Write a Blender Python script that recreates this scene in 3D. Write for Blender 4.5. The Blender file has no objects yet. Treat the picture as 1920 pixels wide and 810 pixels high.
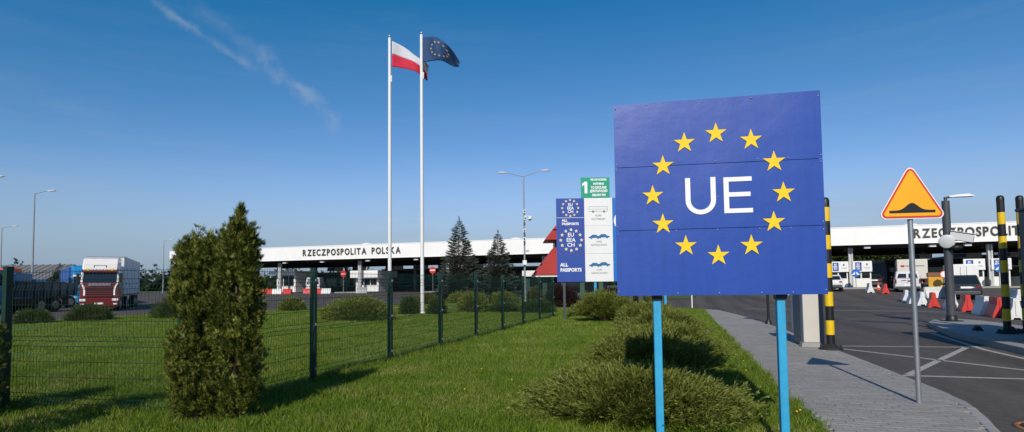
import bpy, bmesh, math, random
import numpy as np
from mathutils import Vector, Matrix

random.seed(7)
RNG = np.random.default_rng(11)
R_ = math.radians
PI = math.pi
scene = bpy.context.scene
COL = scene.collection

# ------------------------------------------------------------------ camera
cam_d = bpy.data.cameras.new('Camera')
cam_d.sensor_fit = 'HORIZONTAL'
cam_d.sensor_width = 36.0
cam_d.lens = 20.25
cam_d.shift_y = 70 / 1920
cam_d.clip_start = 0.05
cam_d.clip_end = 5000
cam = bpy.data.objects.new('Camera', cam_d)
COL.objects.link(cam)
_ps, _th, _ro = R_(16.6), R_(3.065), 0.012
_F = Vector((-math.sin(_ps) * math.cos(_th), math.cos(_ps) * math.cos(_th), math.sin(_th)))
_R0 = Vector((math.cos(_ps), math.sin(_ps), 0))
_U0 = _R0.cross(_F)
_R = _R0 * math.cos(_ro) - _U0 * math.sin(_ro)
_U = _U0 * math.cos(_ro) + _R0 * math.sin(_ro)
CAMH = 1.5
cam.matrix_world = Matrix(((_R.x, _U.x, -_F.x, 0), (_R.y, _U.y, -_F.y, 0), (_R.z, _U.z, -_F.z, CAMH), (0, 0, 0, 1)))
scene.camera = cam

# ------------------------------------------------------------------ sky, sun, exposure
SUN_EL = R_(33.7)
LDIR = Vector((-0.08, 1.0, 0)).normalized()          # the way the light travels over the ground
world = bpy.data.worlds.new('World')
scene.world = world
world.use_nodes = True
wn, wl = world.node_tree.nodes, world.node_tree.links
wn.clear()
w_out = wn.new('ShaderNodeOutputWorld')
w_bg = wn.new('ShaderNodeBackground')
w_bg.inputs['Strength'].default_value = 0.106
w_sky = wn.new('ShaderNodeTexSky')
w_sky.sky_type = 'NISHITA'
w_sky.sun_disc = False
w_sky.sun_elevation = SUN_EL
w_sky.sun_rotation = R_(175.4)
w_sky.altitude = 100
w_sky.air_density = 1.0
w_sky.dust_density = 0.15
w_sky.ozone_density = 2.0


def wmath(op, a, b=None, clamp=False):
    n = wn.new('ShaderNodeMath'); n.operation = op; n.use_clamp = clamp
    for i, v in enumerate((a, b)):
        if v is None: continue
        if isinstance(v, (int, float)): n.inputs[i].default_value = v
        else: wl.new(v, n.inputs[i])
    return n.outputs[0]


def wmap(v, a, b, c, d):
    n = wn.new('ShaderNodeMapRange'); n.interpolation_type = 'SMOOTHSTEP'
    wl.new(v, n.inputs[0])
    for i, q in enumerate((a, b, c, d)): n.inputs[i + 1].default_value = q
    return n.outputs[0]


def wdot(vec, c):
    n = wn.new('ShaderNodeVectorMath'); n.operation = 'DOT_PRODUCT'
    wl.new(vec, n.inputs[0]); n.inputs[1].default_value = c
    return n.outputs['Value']


w_tc = wn.new('ShaderNodeTexCoord')
w_dir = w_tc.outputs['Generated']


def wnoise(scale, detail, stretch, rough=0.55, distort=0.0):
    m = wn.new('ShaderNodeMapping'); m.vector_type = 'POINT'
    wl.new(w_dir, m.inputs[0]); m.inputs['Scale'].default_value = stretch
    m.inputs['Rotation'].default_value = (0.10, -0.12, 0.3)
    n = wn.new('ShaderNodeTexNoise'); wl.new(m.outputs[0], n.inputs['Vector'])
    n.inputs['Scale'].default_value = scale; n.inputs['Detail'].default_value = detail
    n.inputs['Roughness'].default_value = rough; n.inputs['Distortion'].default_value = distort
    return n.outputs['Fac']


w_nf = wnoise(26, 5, (1, 1, 1), 0.6, 0.4)
w_nc = wnoise(13, 4, (1, 1, 1), 0.55, 0.4)


def contrail(a, b, w, jit, amt):
    a, b = Vector(a).normalized(), Vector(b).normalized()
    n = a.cross(b).normalized(); mid = (a + b).normalized(); t = n.cross(mid).normalized()
    hl = abs(b.dot(t))
    d = wmath('ADD', wdot(w_dir, n), wmath('MULTIPLY', wmath('SUBTRACT', w_nc, 0.5), jit))
    d = wmath('ABSOLUTE', d)
    wid = wmap(w_nf, 0.3, 0.7, 0.5 * w, 1.3 * w)
    m = wmath('SUBTRACT', 1.0, wmath('DIVIDE', d, wid), True)
    m = wmath('POWER', m, 1.3)
    tt = wmath('DIVIDE', wdot(w_dir, t), hl)
    e = wmap(wmath('ABSOLUTE', tt), 0.62, 1.02, 1.0, 0.0)
    f = wmap(wdot(w_dir, mid), 0.0, 0.3, 0.0, 1.0)
    k = wmap(w_nf, 0.34, 0.64, 0.15, 1.0)
    m = wmath('MULTIPLY', wmath('MULTIPLY', m, e), wmath('MULTIPLY', f, k))
    return wmath('MULTIPLY', m, amt)


masks = [
    contrail((-0.728, 0.545, 0.428), (-0.610, 0.7225, 0.326), 0.010, 0.014, 0.40),
    contrail((-0.672, 0.606, 0.425), (-0.590, 0.733, 0.336), 0.016, 0.050, 0.15),
    contrail((-0.612, 0.705, 0.357), (-0.5248, 0.812, 0.2535), 0.022, 0.075, 0.42),
    contrail((-0.4671, 0.8555, 0.2233), (-0.375, 0.9108, 0.1727), 0.012, 0.02, 0.10),
]
# thin veils of cirrus, drawn out sideways
w_c1 = wnoise(1.5, 7, (1.0, 1.0, 7.5), 0.62, 0.6)
w_c2 = wnoise(3.2, 6, (0.8, 1.2, 10.0), 0.6, 0.9)
w_sep = wn.new('ShaderNodeSeparateXYZ'); wl.new(w_dir, w_sep.inputs[0])
w_alt = wmap(w_sep.outputs['Z'], 0.02, 0.34, 1.0, 0.12)
w_veil = wmath('MULTIPLY', wmath('MULTIPLY', wmap(w_c1, 0.43, 0.66, 0.0, 0.40), w_alt), wmap(w_c2, 0.36, 0.64, 0.15, 1.0))
tot = w_veil
for m in masks: tot = wmath('ADD', tot, m)
tot = wmath('MINIMUM', tot, 0.75)
w_hs = wn.new('ShaderNodeHueSaturation'); wl.new(w_sky.outputs[0], w_hs.inputs['Color'])
w_hs.inputs['Saturation'].default_value = 1.16
w_tint = wn.new('ShaderNodeMix'); w_tint.data_type = 'RGBA'; w_tint.blend_type = 'MULTIPLY'; w_tint.inputs[0].default_value = 1.0
wl.new(w_hs.outputs[0], w_tint.inputs[6]); w_tint.inputs[7].default_value = (0.72, 0.93, 1.12, 1)
w_mix = wn.new('ShaderNodeMix'); w_mix.data_type = 'RGBA'
wl.new(tot, w_mix.inputs[0]); # clear spring air: deeper blue overhead, a pale blue band of haze at the horizon all round
w_ma = wn.new('ShaderNodeVectorMath'); w_ma.operation = 'MULTIPLY_ADD'; wl.new(w_tint.outputs[2], w_ma.inputs[0])
w_ma.inputs[1].default_value = (1.7, 1.04, 1.0); w_ma.inputs[2].default_value = (-0.90, -0.12, 0.0)
w_mx = wn.new('ShaderNodeVectorMath'); w_mx.operation = 'MAXIMUM'; wl.new(w_ma.outputs[0], w_mx.inputs[0]); w_mx.inputs[1].default_value = (0.15, 0.15, 0.15)
w_hz = wn.new('ShaderNodeMix'); w_hz.data_type = 'RGBA'; wl.new(w_mx.outputs[0], w_hz.inputs[6]); w_hz.inputs[7].default_value = (2.15, 3.50, 4.85, 1)
wl.new(wmap(w_sep.outputs['Z'], 0.0, 0.19, 0.92, 0.0), w_hz.inputs[0])
wl.new(w_hz.outputs[2], w_mix.inputs[6])
w_mix.inputs[7].default_value = (3.7, 4.6, 5.8, 1)
wl.new(w_mix.outputs[2], w_bg.inputs['Color'])
wl.new(w_bg.outputs[0], w_out.inputs['Surface'])

sun_d = bpy.data.lights.new('Sun', 'SUN')
sun_d.energy = 4.2
sun_d.angle = R_(0.53)
sun_d.color = (1.0, 0.93, 0.82)
sun = bpy.data.objects.new('Sun', sun_d)
COL.objects.link(sun)
_ld = Vector((LDIR.x * math.cos(SUN_EL), LDIR.y * math.cos(SUN_EL), -math.sin(SUN_EL)))
sun.rotation_euler = _ld.to_track_quat('-Z', 'Y').to_euler()
sun.location = (0, -20, 30)

vs = scene.view_settings
vs.view_transform = 'Standard'
vs.look = 'None'
vs.gamma = 1.0
vs.use_curve_mapping = False
vs.exposure = -0.15

# ------------------------------------------------------------------ materials
MATS = {}


def mat(name, rgb, rough=0.6, metal=0.0, var=0.12, vscale=3.0, bump=0.0, bscale=40.0, spec=0.5, coat=0.0, emit=None, objrand=0.0, world_space=False, stain=0.0, streak=0.0):
    """plain surface: base colour with soft noise variation, optional relief"""
    if name in MATS: return MATS[name]
    m = bpy.data.materials.new(name); m.use_nodes = True
    nt = m.node_tree; N, L = nt.nodes, nt.links
    b = N['Principled BSDF']
    b.inputs['Roughness'].default_value = rough
    b.inputs['Metallic'].default_value = metal
    b.inputs['Specular IOR Level'].default_value = spec
    b.inputs['Coat Weight'].default_value = coat
    tc = N.new('ShaderNodeTexCoord')
    nz = N.new('ShaderNodeTexNoise'); nz.inputs['Scale'].default_value = vscale; nz.inputs['Detail'].default_value = 6
    nz.inputs['Roughness'].default_value = 0.65
    geo = N.new('ShaderNodeNewGeometry')
    coord = geo.outputs['Position'] if world_space else tc.outputs['Object']
    L.new(coord, nz.inputs['Vector'])
    mr = N.new('ShaderNodeMapRange'); L.new(nz.outputs['Fac'], mr.inputs[0])
    mr.inputs[1].default_value = 0.25; mr.inputs[2].default_value = 0.75
    mr.inputs[3].default_value = 1 - var; mr.inputs[4].default_value = 1 + var
    src = mr.outputs[0]
    if objrand:
        oi = N.new('ShaderNodeObjectInfo')
        m2 = N.new('ShaderNodeMapRange'); L.new(oi.outputs['Random'], m2.inputs[0])
        m2.inputs[3].default_value = 1 - objrand; m2.inputs[4].default_value = 1 + objrand
        mm = N.new('ShaderNodeMath'); mm.operation = 'MULTIPLY'; L.new(src, mm.inputs[0]); L.new(m2.outputs[0], mm.inputs[1]); src = mm.outputs[0]
    for amt, scl, st in ((stain, 0.55, (1, 1, 1)), (streak, 3.0, (6.0, 6.0, 0.35))):
        if not amt: continue
        mp = N.new('ShaderNodeMapping'); mp.inputs['Scale'].default_value = st; L.new(coord, mp.inputs[0])
        n3 = N.new('ShaderNodeTexNoise'); n3.inputs['Scale'].default_value = scl; n3.inputs['Detail'].default_value = 7; n3.inputs['Roughness'].default_value = 0.7
        L.new(mp.outputs[0], n3.inputs['Vector'])
        m3 = N.new('ShaderNodeMapRange'); L.new(n3.outputs['Fac'], m3.inputs[0]); m3.inputs[1].default_value = .35; m3.inputs[2].default_value = .68; m3.inputs[3].default_value = 1 + amt * .4; m3.inputs[4].default_value = 1 - amt
        mm = N.new('ShaderNodeMath'); mm.operation = 'MULTIPLY'; L.new(src, mm.inputs[0]); L.new(m3.outputs[0], mm.inputs[1]); src = mm.outputs[0]
    vm = N.new('ShaderNodeVectorMath'); vm.operation = 'SCALE'; vm.inputs[0].default_value = rgb
    L.new(src, vm.inputs['Scale']); L.new(vm.outputs[0], b.inputs['Base Color'])
    if bump:
        n2 = N.new('ShaderNodeTexNoise'); n2.inputs['Scale'].default_value = bscale; n2.inputs['Detail'].default_value = 5
        L.new(tc.outputs['Object'], n2.inputs['Vector'])
        bp = N.new('ShaderNodeBump'); bp.inputs['Strength'].default_value = bump; bp.inputs['Distance'].default_value = 0.02
        L.new(n2.outputs['Fac'], bp.inputs['Height']); L.new(bp.outputs[0], b.inputs['Normal'])
    if emit:
        b.inputs['Emission Color'].default_value = (*emit[0], 1); b.inputs['Emission Strength'].default_value = emit[1]
    MATS[name] = m
    return m


def leaf_mat(name, c0, c1, c2, rough=0.55, trans=0.25, patch=0.0, pscale=0.6, straw=None):
    """foliage: every leaf (mesh island) picks its own tone between three colours"""
    if name in MATS: return MATS[name]
    m = bpy.data.materials.new(name); m.use_nodes = True
    nt = m.node_tree; N, L = nt.nodes, nt.links
    b = N['Principled BSDF']; out = N['Material Output']
    g = N.new('ShaderNodeNewGeometry')
    cr = N.new('ShaderNodeValToRGB')
    e = cr.color_ramp.elements
    e[0].position = 0.0; e[0].color = (*c0, 1)
    e[1].position = 1.0; e[1].color = (*c2, 1)
    x = e.new(0.55); x.color = (*c1, 1)
    if straw: x = e.new(0.93); x.color = (*c2, 1); e[-1].color = (*straw, 1)
    src = g.outputs['Random Per Island']
    if patch:
        nz = N.new('ShaderNodeTexNoise'); nz.inputs['Scale'].default_value = pscale; nz.inputs['Detail'].default_value = 4
        L.new(g.outputs['Position'], nz.inputs['Vector'])
        mr = N.new('ShaderNodeMapRange'); L.new(nz.outputs['Fac'], mr.inputs[0])
        mr.inputs[1].default_value = 0.3; mr.inputs[2].default_value = 0.7; mr.inputs[3].default_value = -patch; mr.inputs[4].default_value = patch
        ad = N.new('ShaderNodeMath'); ad.operation = 'ADD'; ad.use_clamp = True
        L.new(src, ad.inputs[0]); L.new(mr.outputs[0], ad.inputs[1]); src = ad.outputs[0]
    L.new(src, cr.inputs[0])
    L.new(cr.outputs[0], b.inputs['Base Color'])
    b.inputs['Roughness'].default_value = rough
    b.inputs['Specular IOR Level'].default_value = 0.25
    tr = N.new('ShaderNodeBsdfTranslucent'); L.new(cr.outputs[0], tr.inputs['Color'])
    mx = N.new('ShaderNodeMixShader'); mx.inputs[0].default_value = trans
    L.new(b.outputs[0], mx.inputs[1]); L.new(tr.outputs[0], mx.inputs[2]); L.new(mx.outputs[0], out.inputs['Surface'])
    MATS[name] = m
    return m


def mat_ground(name, cols, scales, rough=0.9, bump=0.3, bscale=60, dist=0.01, spec=0.3, streaks=0.0):
    """ground sheets: three tones mixed by two sizes of noise in world space"""
    m = bpy.data.materials.new(name); m.use_nodes = True
    nt = m.node_tree; N, L = nt.nodes, nt.links
    b = N['Principled BSDF']; b.inputs['Roughness'].default_value = rough
    b.inputs['Specular IOR Level'].default_value = spec
    g = N.new('ShaderNodeNewGeometry')
    def nz(s, d=6):
        n = N.new('ShaderNodeTexNoise'); n.inputs['Scale'].default_value = s; n.inputs['Detail'].default_value = d
        n.inputs['Roughness'].default_value = 0.65
        L.new(g.outputs['Position'], n.inputs['Vector']); return n.outputs['Fac']
    def mr(v, a, b_):
        n = N.new('ShaderNodeMapRange'); L.new(v, n.inputs[0]); n.inputs[1].default_value = a; n.inputs[2].default_value = b_; return n.outputs[0]
    m1 = N.new('ShaderNodeMix'); m1.data_type = 'RGBA'; L.new(mr(nz(scales[0]), 0.3, 0.7), m1.inputs[0])
    m1.inputs[6].default_value = (*cols[0], 1); m1.inputs[7].default_value = (*cols[1], 1)
    m2 = N.new('ShaderNodeMix'); m2.data_type = 'RGBA'; L.new(mr(nz(scales[1]), 0.45, 0.8), m2.inputs[0])
    L.new(m1.outputs[2], m2.inputs[6]); m2.inputs[7].default_value = (*cols[2], 1)
    L.new(m2.outputs[2], b.inputs['Base Color'])
    if streaks:
        mp = N.new('ShaderNodeMapping'); mp.inputs['Scale'].default_value = (1.3, 0.07, 1); L.new(g.outputs['Position'], mp.inputs[0])
        ns = N.new('ShaderNodeTexNoise'); ns.inputs['Scale'].default_value = 1.0; ns.inputs['Detail'].default_value = 6; L.new(mp.outputs[0], ns.inputs['Vector'])
        n5 = N.new('ShaderNodeMapRange'); L.new(ns.outputs['Fac'], n5.inputs[0]); n5.inputs[1].default_value = .32; n5.inputs[2].default_value = .68; n5.inputs[3].default_value = 1 - streaks; n5.inputs[4].default_value = 1 + streaks
        vs5 = N.new('ShaderNodeVectorMath'); vs5.operation = 'SCALE'; L.new(m2.outputs[2], vs5.inputs[0]); L.new(n5.outputs[0], vs5.inputs['Scale']); L.new(vs5.outputs[0], b.inputs['Base Color'])
    bp = N.new('ShaderNodeBump'); bp.inputs['Strength'].default_value = bump; bp.inputs['Distance'].default_value = dist
    L.new(nz(bscale, 4), bp.inputs['Height']); L.new(bp.outputs[0], b.inputs['Normal'])
    MATS[name] = m
    return m


M_ASPH = mat_ground('asphalt', ((0.068, 0.058, 0.051), (0.090, 0.078, 0.069), (0.115, 0.100, 0.087)), (0.5, 7.0), 0.88, 0.5, 90, 0.008, streaks=0.28)
M_TERR = mat_ground('meadow', ((0.045, 0.085, 0.018), (0.07, 0.11, 0.025), (0.10, 0.11, 0.04)), (0.06, 0.4), 0.95, 0.4, 8, 0.05)
M_LAWN = mat_ground('lawn_soil', ((0.075, 0.125, 0.014), (0.102, 0.162, 0.018), (0.088, 0.122, 0.020)), (0.35, 9.0), 0.95, 0.7, 45, 0.03)
M_PAVE = mat('paver_concrete', (0.282, 0.268, 0.246), 0.85, var=0.14, vscale=14, bump=0.25, bscale=120, objrand=0.09, world_space=True, stain=0.16)
M_KERB = mat('kerb_concrete', (0.30, 0.29, 0.27), 0.85, var=0.16, vscale=5, bump=0.3, bscale=80, objrand=0.08)
M_CONC = mat('concrete', (0.28, 0.27, 0.25), 0.85, var=0.15, vscale=2.5, bump=0.2)
M_SAND = mat('joint_sand', (0.22, 0.215, 0.20), 0.95, var=0.2, vscale=8)
M_LINE = mat('road_paint', (0.38, 0.365, 0.34), 0.8, var=0.30, vscale=14)
M_WHITE = mat('white_paint', (0.80, 0.79, 0.76), 0.45, var=0.04, vscale=1.2)
M_FASC = mat('fascia_white', (0.86, 0.85, 0.82), 0.5, var=0.04, vscale=0.5, stain=.04)
M_DGREY = mat('dark_grey_paint', (0.060, 0.064, 0.070), 0.5, var=0.12)
M_BLACK = mat('black_paint', (0.012, 0.012, 0.013), 0.45, var=0.15)
M_YEL = mat('yellow_paint', (0.80, 0.52, 0.01), 0.45, var=0.10, vscale=6)
M_RUB = mat('black_rubber', (0.016, 0.016, 0.017), 0.75, var=0.2)
M_GALV = mat('galvanised_steel', (0.42, 0.43, 0.44), 0.42, metal=0.75, var=0.12, vscale=9)
M_STEELP = mat('grey_pole_paint', (0.30, 0.31, 0.32), 0.5, metal=0.2, var=0.08)
M_FGREEN = mat('fence_green', (0.005, 0.034, 0.019), 0.42, var=0.15, vscale=8)
M_BLUE = mat('board_blue', (0.016, 0.070, 0.37), 0.38, var=0.07, vscale=2.2, bump=0.22, bscale=3.5, stain=0.05, streak=0.10)
M_STAR = mat('star_yellow', (0.90, 0.60, 0.0), 0.6, var=0.05)
M_LETW = mat('letter_white', (0.88, 0.88, 0.86), 0.4, var=0.03)
M_POSTB = mat('post_blue', (0.035, 0.36, 0.62), 0.42, var=0.10, vscale=12, streak=0.16)
M_LETD = mat('letter_dark', (0.05, 0.045, 0.04), 0.5, var=0.1)
M_RED = mat('red_paint', (0.55, 0.022, 0.016), 0.5, var=0.12)
M_GLASS = mat('dark_glass', (0.012, 0.016, 0.018), 0.06, spec=0.8, var=0.05)
M_LAMP = mat('lamp_glass', (0.75, 0.76, 0.76), 0.3, var=0.03)
M_BARK = mat('bark', (0.10, 0.065, 0.04), 0.9, var=0.3, vscale=14, bump=0.5, bscale=30)
L_GRASS = leaf_mat('grass_leaf', (0.092, 0.155, 0.013), (0.150, 0.235, 0.018), (0.245, 0.305, 0.036), 0.5, 0.30, patch=0.30, pscale=0.9, straw=(0.36, 0.30, 0.12))
L_THUJA = leaf_mat('thuja_leaf', (0.018, 0.030, 0.006), (0.085, 0.115, 0.018), (0.350, 0.345, 0.060), 0.6, 0.2)
L_JUNI = leaf_mat('juniper_leaf', (0.070, 0.092, 0.015), (0.165, 0.195, 0.032), (0.300, 0.315, 0.070), 0.6, 0.2)
L_HEDGE = leaf_mat('hedge_leaf', (0.034, 0.056, 0.012), (0.066, 0.095, 0.020), (0.115, 0.140, 0.030), 0.6, 0.2)
L_GOLD = leaf_mat('golden_leaf', (0.07, 0.080, 0.014), (0.14, 0.12, 0.02), (0.22, 0.15, 0.03), 0.6, 0.2)
L_PURP = leaf_mat('purple_leaf', (0.02, 0.012, 0.012), (0.035, 0.016, 0.016), (0.05, 0.026, 0.02), 0.6, 0.2)
L_SPR = leaf_mat('spruce_needle', (0.040, 0.055, 0.042), (0.075, 0.095, 0.074), (0.130, 0.150, 0.120), 0.6, 0.1)
L_FOR = leaf_mat('forest_leaf', (0.018, 0.030, 0.014), (0.030, 0.045, 0.020), (0.05, 0.06, 0.026), 0.7, 0.1)
L_TREE = leaf_mat('tree_leaf', (0.035, 0.055, 0.014), (0.06, 0.09, 0.02), (0.10, 0.12, 0.03), 0.6, 0.25)


# ------------------------------------------------------------------ mesh helpers
class MB:
    def __init__(s): s.v = []; s.f = []; s.m = []; s.sm = []
    def _add(s, vs_, fs, m=0, sm=False):
        o = len(s.v); s.v += [tuple(p) for p in vs_]
        for f in fs: s.f.append(tuple(i + o for i in f)); s.m.append(m); s.sm.append(sm)
        return s
    def box(s, x0, x1, y0, y1, z0, z1, m=0):
        vs_ = [(x0, y0, z0), (x1, y0, z0), (x1, y1, z0), (x0, y1, z0), (x0, y0, z1), (x1, y0, z1), (x1, y1, z1), (x0, y1, z1)]
        return s._add(vs_, [(0, 3, 2, 1), (4, 5, 6, 7), (0, 1, 5, 4), (1, 2, 6, 5), (2, 3, 7, 6), (3, 0, 4, 7)], m)
    def frustum(s, b, t, z0, z1, m=0):
        """b, t = (x0,x1,y0,y1) at bottom and top"""
        vs_ = [(b[0], b[2], z0), (b[1], b[2], z0), (b[1], b[3], z0), (b[0], b[3], z0), (t[0], t[2], z1), (t[1], t[2], z1), (t[1], t[3], z1), (t[0], t[3], z1)]
        return s._add(vs_, [(0, 3, 2, 1), (4, 5, 6, 7), (0, 1, 5, 4), (1, 2, 6, 5), (2, 3, 7, 6), (3, 0, 4, 7)], m)
    def cyl(s, p, q, r0, r1=None, n=12, m=0, caps=True, sm=True):
        r1 = r0 if r1 is None else r1
        p, q = Vector(p), Vector(q); d = (q - p).normalized()
        a = d.orthogonal().normalized(); b = d.cross(a)
        vs_ = []
        for c, r in ((p, r0), (q, r1)):
            for i in range(n):
                t = 2 * PI * i / n
                vs_.append(c + (a * math.cos(t) + b * math.sin(t)) * r)
        s._add(vs_, [(i, (i + 1) % n, n + (i + 1) % n, n + i) for i in range(n)], m, sm)
        if caps:
            s._add(vs_[:n], [tuple(reversed(range(n)))], m)
            s._add(vs_[n:], [tuple(range(n))], m)
        return s
    def tube(s, pts, r, n=6, m=0):
        for a, b in zip(pts[:-1], pts[1:]): s.cyl(a, b, r, r, n, m)
        return s
    def prism(s, poly, axis, lo, hi, m=0):
        """poly: 2D outline (ccw or cw) extruded along axis 'x','y' or 'z'"""
        def mk(a, b, c):
            return (c, a, b) if axis == 'x' else ((a, c, b) if axis == 'y' else (a, b, c))
        n = len(poly)
        vs_ = [mk(a, b, lo) for a, b in poly] + [mk(a, b, hi) for a, b in poly]
        fs = [(i, (i + 1) % n, n + (i + 1) % n, n + i) for i in range(n)]
        fs += [tuple(reversed(range(n))), tuple(range(n, 2 * n))]
        return s._add(vs_, fs, m)
    def lathe(s, prof, c=(0, 0, 0), n=16, m=0, sm=True):
        vs_ = []
        for r, z in prof:
            for i in range(n):
                t = 2 * PI * i / n; vs_.append((c[0] + r * math.cos(t), c[1] + r * math.sin(t), c[2] + z))
        fs = []
        for k in range(len(prof) - 1):
            fs += [(k * n + i, k * n + (i + 1) % n, (k + 1) * n + (i + 1) % n, (k + 1) * n + i) for i in range(n)]
        return s._add(vs_, fs, m, sm)
    def quad(s, a, b, c, d, m=0): return s._add([a, b, c, d], [(0, 1, 2, 3)], m)
    def mesh(s, name, mats):
        me = bpy.data.meshes.new(name); me.from_pydata(s.v, [], s.f)
        for mm in mats: me.materials.append(mm)
        me.polygons.foreach_set('material_index', s.m)
        me.polygons.foreach_set('use_smooth', s.sm)
        bm = bmesh.new(); bm.from_mesh(me); bmesh.ops.recalc_face_normals(bm, faces=bm.faces); bm.to_mesh(me); bm.free()
        me.update(); return me


def link(name, me, parent=None, loc=None, rot=None):
    o = bpy.data.objects.new(name, me); COL.objects.link(o)
    if parent is not None: o.parent = parent
    if loc is not None: o.location = loc
    if rot is not None: o.rotation_euler = rot
    return o


def part(name, mb, mats, parent=None, bevel=0.0, loc=None, rot=None, label=None, seg=2):
    if not isinstance(mats, (list, tuple)): mats = [mats]
    o = link(name, mb.mesh(name, mats), parent, loc, rot)
    if bevel:
        b = o.modifiers.new('Bevel', 'BEVEL'); b.width = bevel; b.segments = seg; b.limit_method = 'ANGLE'; b.angle_limit = R_(40)
    if label: o['label'] = label
    return o


def tag(o, label, cat, group=None):
    o['label'] = label; o['category'] = cat
    if group: o['group'] = group
    return o


def thing(name, label, cat, loc=(0, 0, 0), rz=0.0, group=None):
    o = bpy.data.objects.new(name, None); COL.objects.link(o)
    o.location = loc; o.rotation_euler = (0, 0, rz); o.empty_display_size = 0.3
    return tag(o, label, cat, group)


def struct(name, me, kind='structure'):
    o = link(name, me); o['kind'] = kind; return o


def copy_tree(o, parent=None):
    c = o.copy(); COL.objects.link(c); c.parent = parent
    for ch in list(o.children): copy_tree(ch, c)
    return c


def np_mesh(name, V, F, mats, smooth=False):
    V = np.asarray(V, dtype=np.float32).reshape(-1, 3); F = np.asarray(F, dtype=np.int32)
    k = F.shape[1]
    me = bpy.data.meshes.new(name)
    me.vertices.add(len(V)); me.vertices.foreach_set('co', V.ravel())
    me.loops.add(F.size); me.loops.foreach_set('vertex_index', F.ravel())
    me.polygons.add(len(F)); me.polygons.foreach_set('loop_start', np.arange(0, F.size, k, dtype=np.int32))
    me.polygons.foreach_set('loop_total', np.full(len(F), k, dtype=np.int32))
    for m in mats: me.materials.append(m)
    me.update(calc_edges=True)
    me.polygons.foreach_set('use_smooth', np.full(len(F), bool(smooth)))
    return me


_txt_cache = {}


def text_mesh(s, size, depth, m, bold=0.0, sx=1.0, align='CENTER', spacing=1.0, line=1.0):
    key = (s, size, depth, m.name, bold, sx, align, spacing, line)
    if key in _txt_cache: return _txt_cache[key]
    cu = bpy.data.curves.new('lettering', 'FONT'); cu.body = s; cu.size = size; cu.extrude = depth
    cu.align_x = align; cu.align_y = 'CENTER'; cu.offset = bold; cu.space_character = spacing; cu.space_line = line
    cu.resolution_u = 3; cu.fill_mode = 'BOTH'
    o = bpy.data.objects.new('lettering', cu); COL.objects.link(o)
    dg = bpy.context.evaluated_depsgraph_get(); dg.update()
    me = bpy.data.meshes.new_from_object(o.evaluated_get(dg))
    bpy.data.objects.remove(o); bpy.data.curves.remove(cu)
    me.transform(Matrix.Rotation(PI / 2, 4, 'X') @ Matrix.Diagonal((sx, 1, 1, 1)))
    me.materials.clear(); me.materials.append(m)
    _txt_cache[key] = me
    return me


def text(name, s, size, loc, m, parent, depth=0.003, **kw):
    return link(name, text_mesh(s, size, depth, m, **kw), parent, loc)


def star_pts(r, r2=None, rot=0.0):
    r2 = r2 or r * 0.382
    return [((r if i % 2 == 0 else r2) * math.sin(PI * i / 5 + rot), (r if i % 2 == 0 else r2) * math.cos(PI * i / 5 + rot)) for i in range(10)]


def sstep(a, b, x):
    t = np.clip((x - a) / (b - a), 0, 1); return t * t * (3 - 2 * t)


def gz(y):
    """the ground rises a little towards the canopy"""
    return 0.65 * float(sstep(42, 64, y))


def gzv(y): return 0.65 * sstep(42, 64, y)


# ------------------------------------------------------------------ ground, road, lawn
def strip(name, ys, xl, xr, dz, m, nx=1, kind='structure', parent=None):
    V, F = [], []
    for y in ys:
        a, b = xl(y), xr(y)
        for i in range(nx + 1): V.append((a + (b - a) * i / nx, y, gz(y) + dz))
    for j in range(len(ys) - 1):
        for i in range(nx):
            k = j * (nx + 1) + i
            F.append((k, k + 1, k + nx + 2, k + nx + 1))
    me = np_mesh(name, V, F, [m])
    o = link(name, me, parent)
    if parent is None: o['kind'] = kind
    return o


def interp(pts):
    ys = [p[1] for p in pts]; xs = [p[0] for p in pts]
    return lambda y: float(np.interp(y, ys, xs))


strip('ground', [-3000, -60, 0, 40] + list(range(42, 66, 2)) + [120, 300, 900, 3000], lambda y: -3000, lambda y: 3000, -0.10, M_TERR)
YR = [-30, -10, 0, 10, 20, 30, 40] + list(range(42, 66, 2)) + [80, 100, 140]
road = strip('road', YR, lambda y: -95, lambda y: 75, -0.05, M_ASPH, 4)

SW_L = interp([(1.30, -6), (1.32, 6.4), (1.24, 8.5), (1.20, 12), (1.15, 15.2), (1.08, 24), (1.02, 33.4)])
SW_R = interp([(1.4, -6), (2.0, 3.0), (2.60, 5.5), (2.95, 6.93), (3.12, 7.55), (3.30, 8.5), (3.26, 10.4), (3.13, 14.0), (2.98, 18.7), (2.61, 24.9), (2.2, 29), (1.75, 32.4), (1.45, 33.4)])

LAWN_L = interp([(-90, -25), (-60, 10), (-30.5, 19.5), (-30.2, 27.5), (-25.4, 30.5), (-24.8, 36), (-23.5, 41), (-19.5, 46), (-17, 49)])
LAWN_R = interp([(1.0, -25), (1.30, -6), (1.32, 6.4), (1.24, 8.5), (1.20, 12), (1.15, 15.2), (1.08, 24), (1.02, 33.0), (0.4, 34.6), (-3.0, 35.8), (-6, 37.5), (-8.5, 42), (-9, 49)])
strip('lawn', [-25, -10, 0, 3, 6.4, 8.5, 12, 15.2, 19.5, 24, 27.5, 30.5, 33, 33.6, 34.2, 34.6, 35.2, 35.8, 36.6, 37.5, 40, 41, 42, 43, 44, 45, 46, 47, 48, 49], LAWN_L, LAWN_R, -0.02, M_LAWN, 6)
strip('garden_path', [34.7, 35.4, 36.1], lambda y: -23.8, lambda y: -4.0, -0.012, M_CONC, 2)
# a strip of meadow with kerb between the side road and the canopy
strip('verge', [49, 50, 52, 54, 56], lambda y: -11 + (y - 49) * 0.1, lambda y: 0.5 + (y - 49) * 0.1, -0.02, M_TERR, 2)


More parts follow.
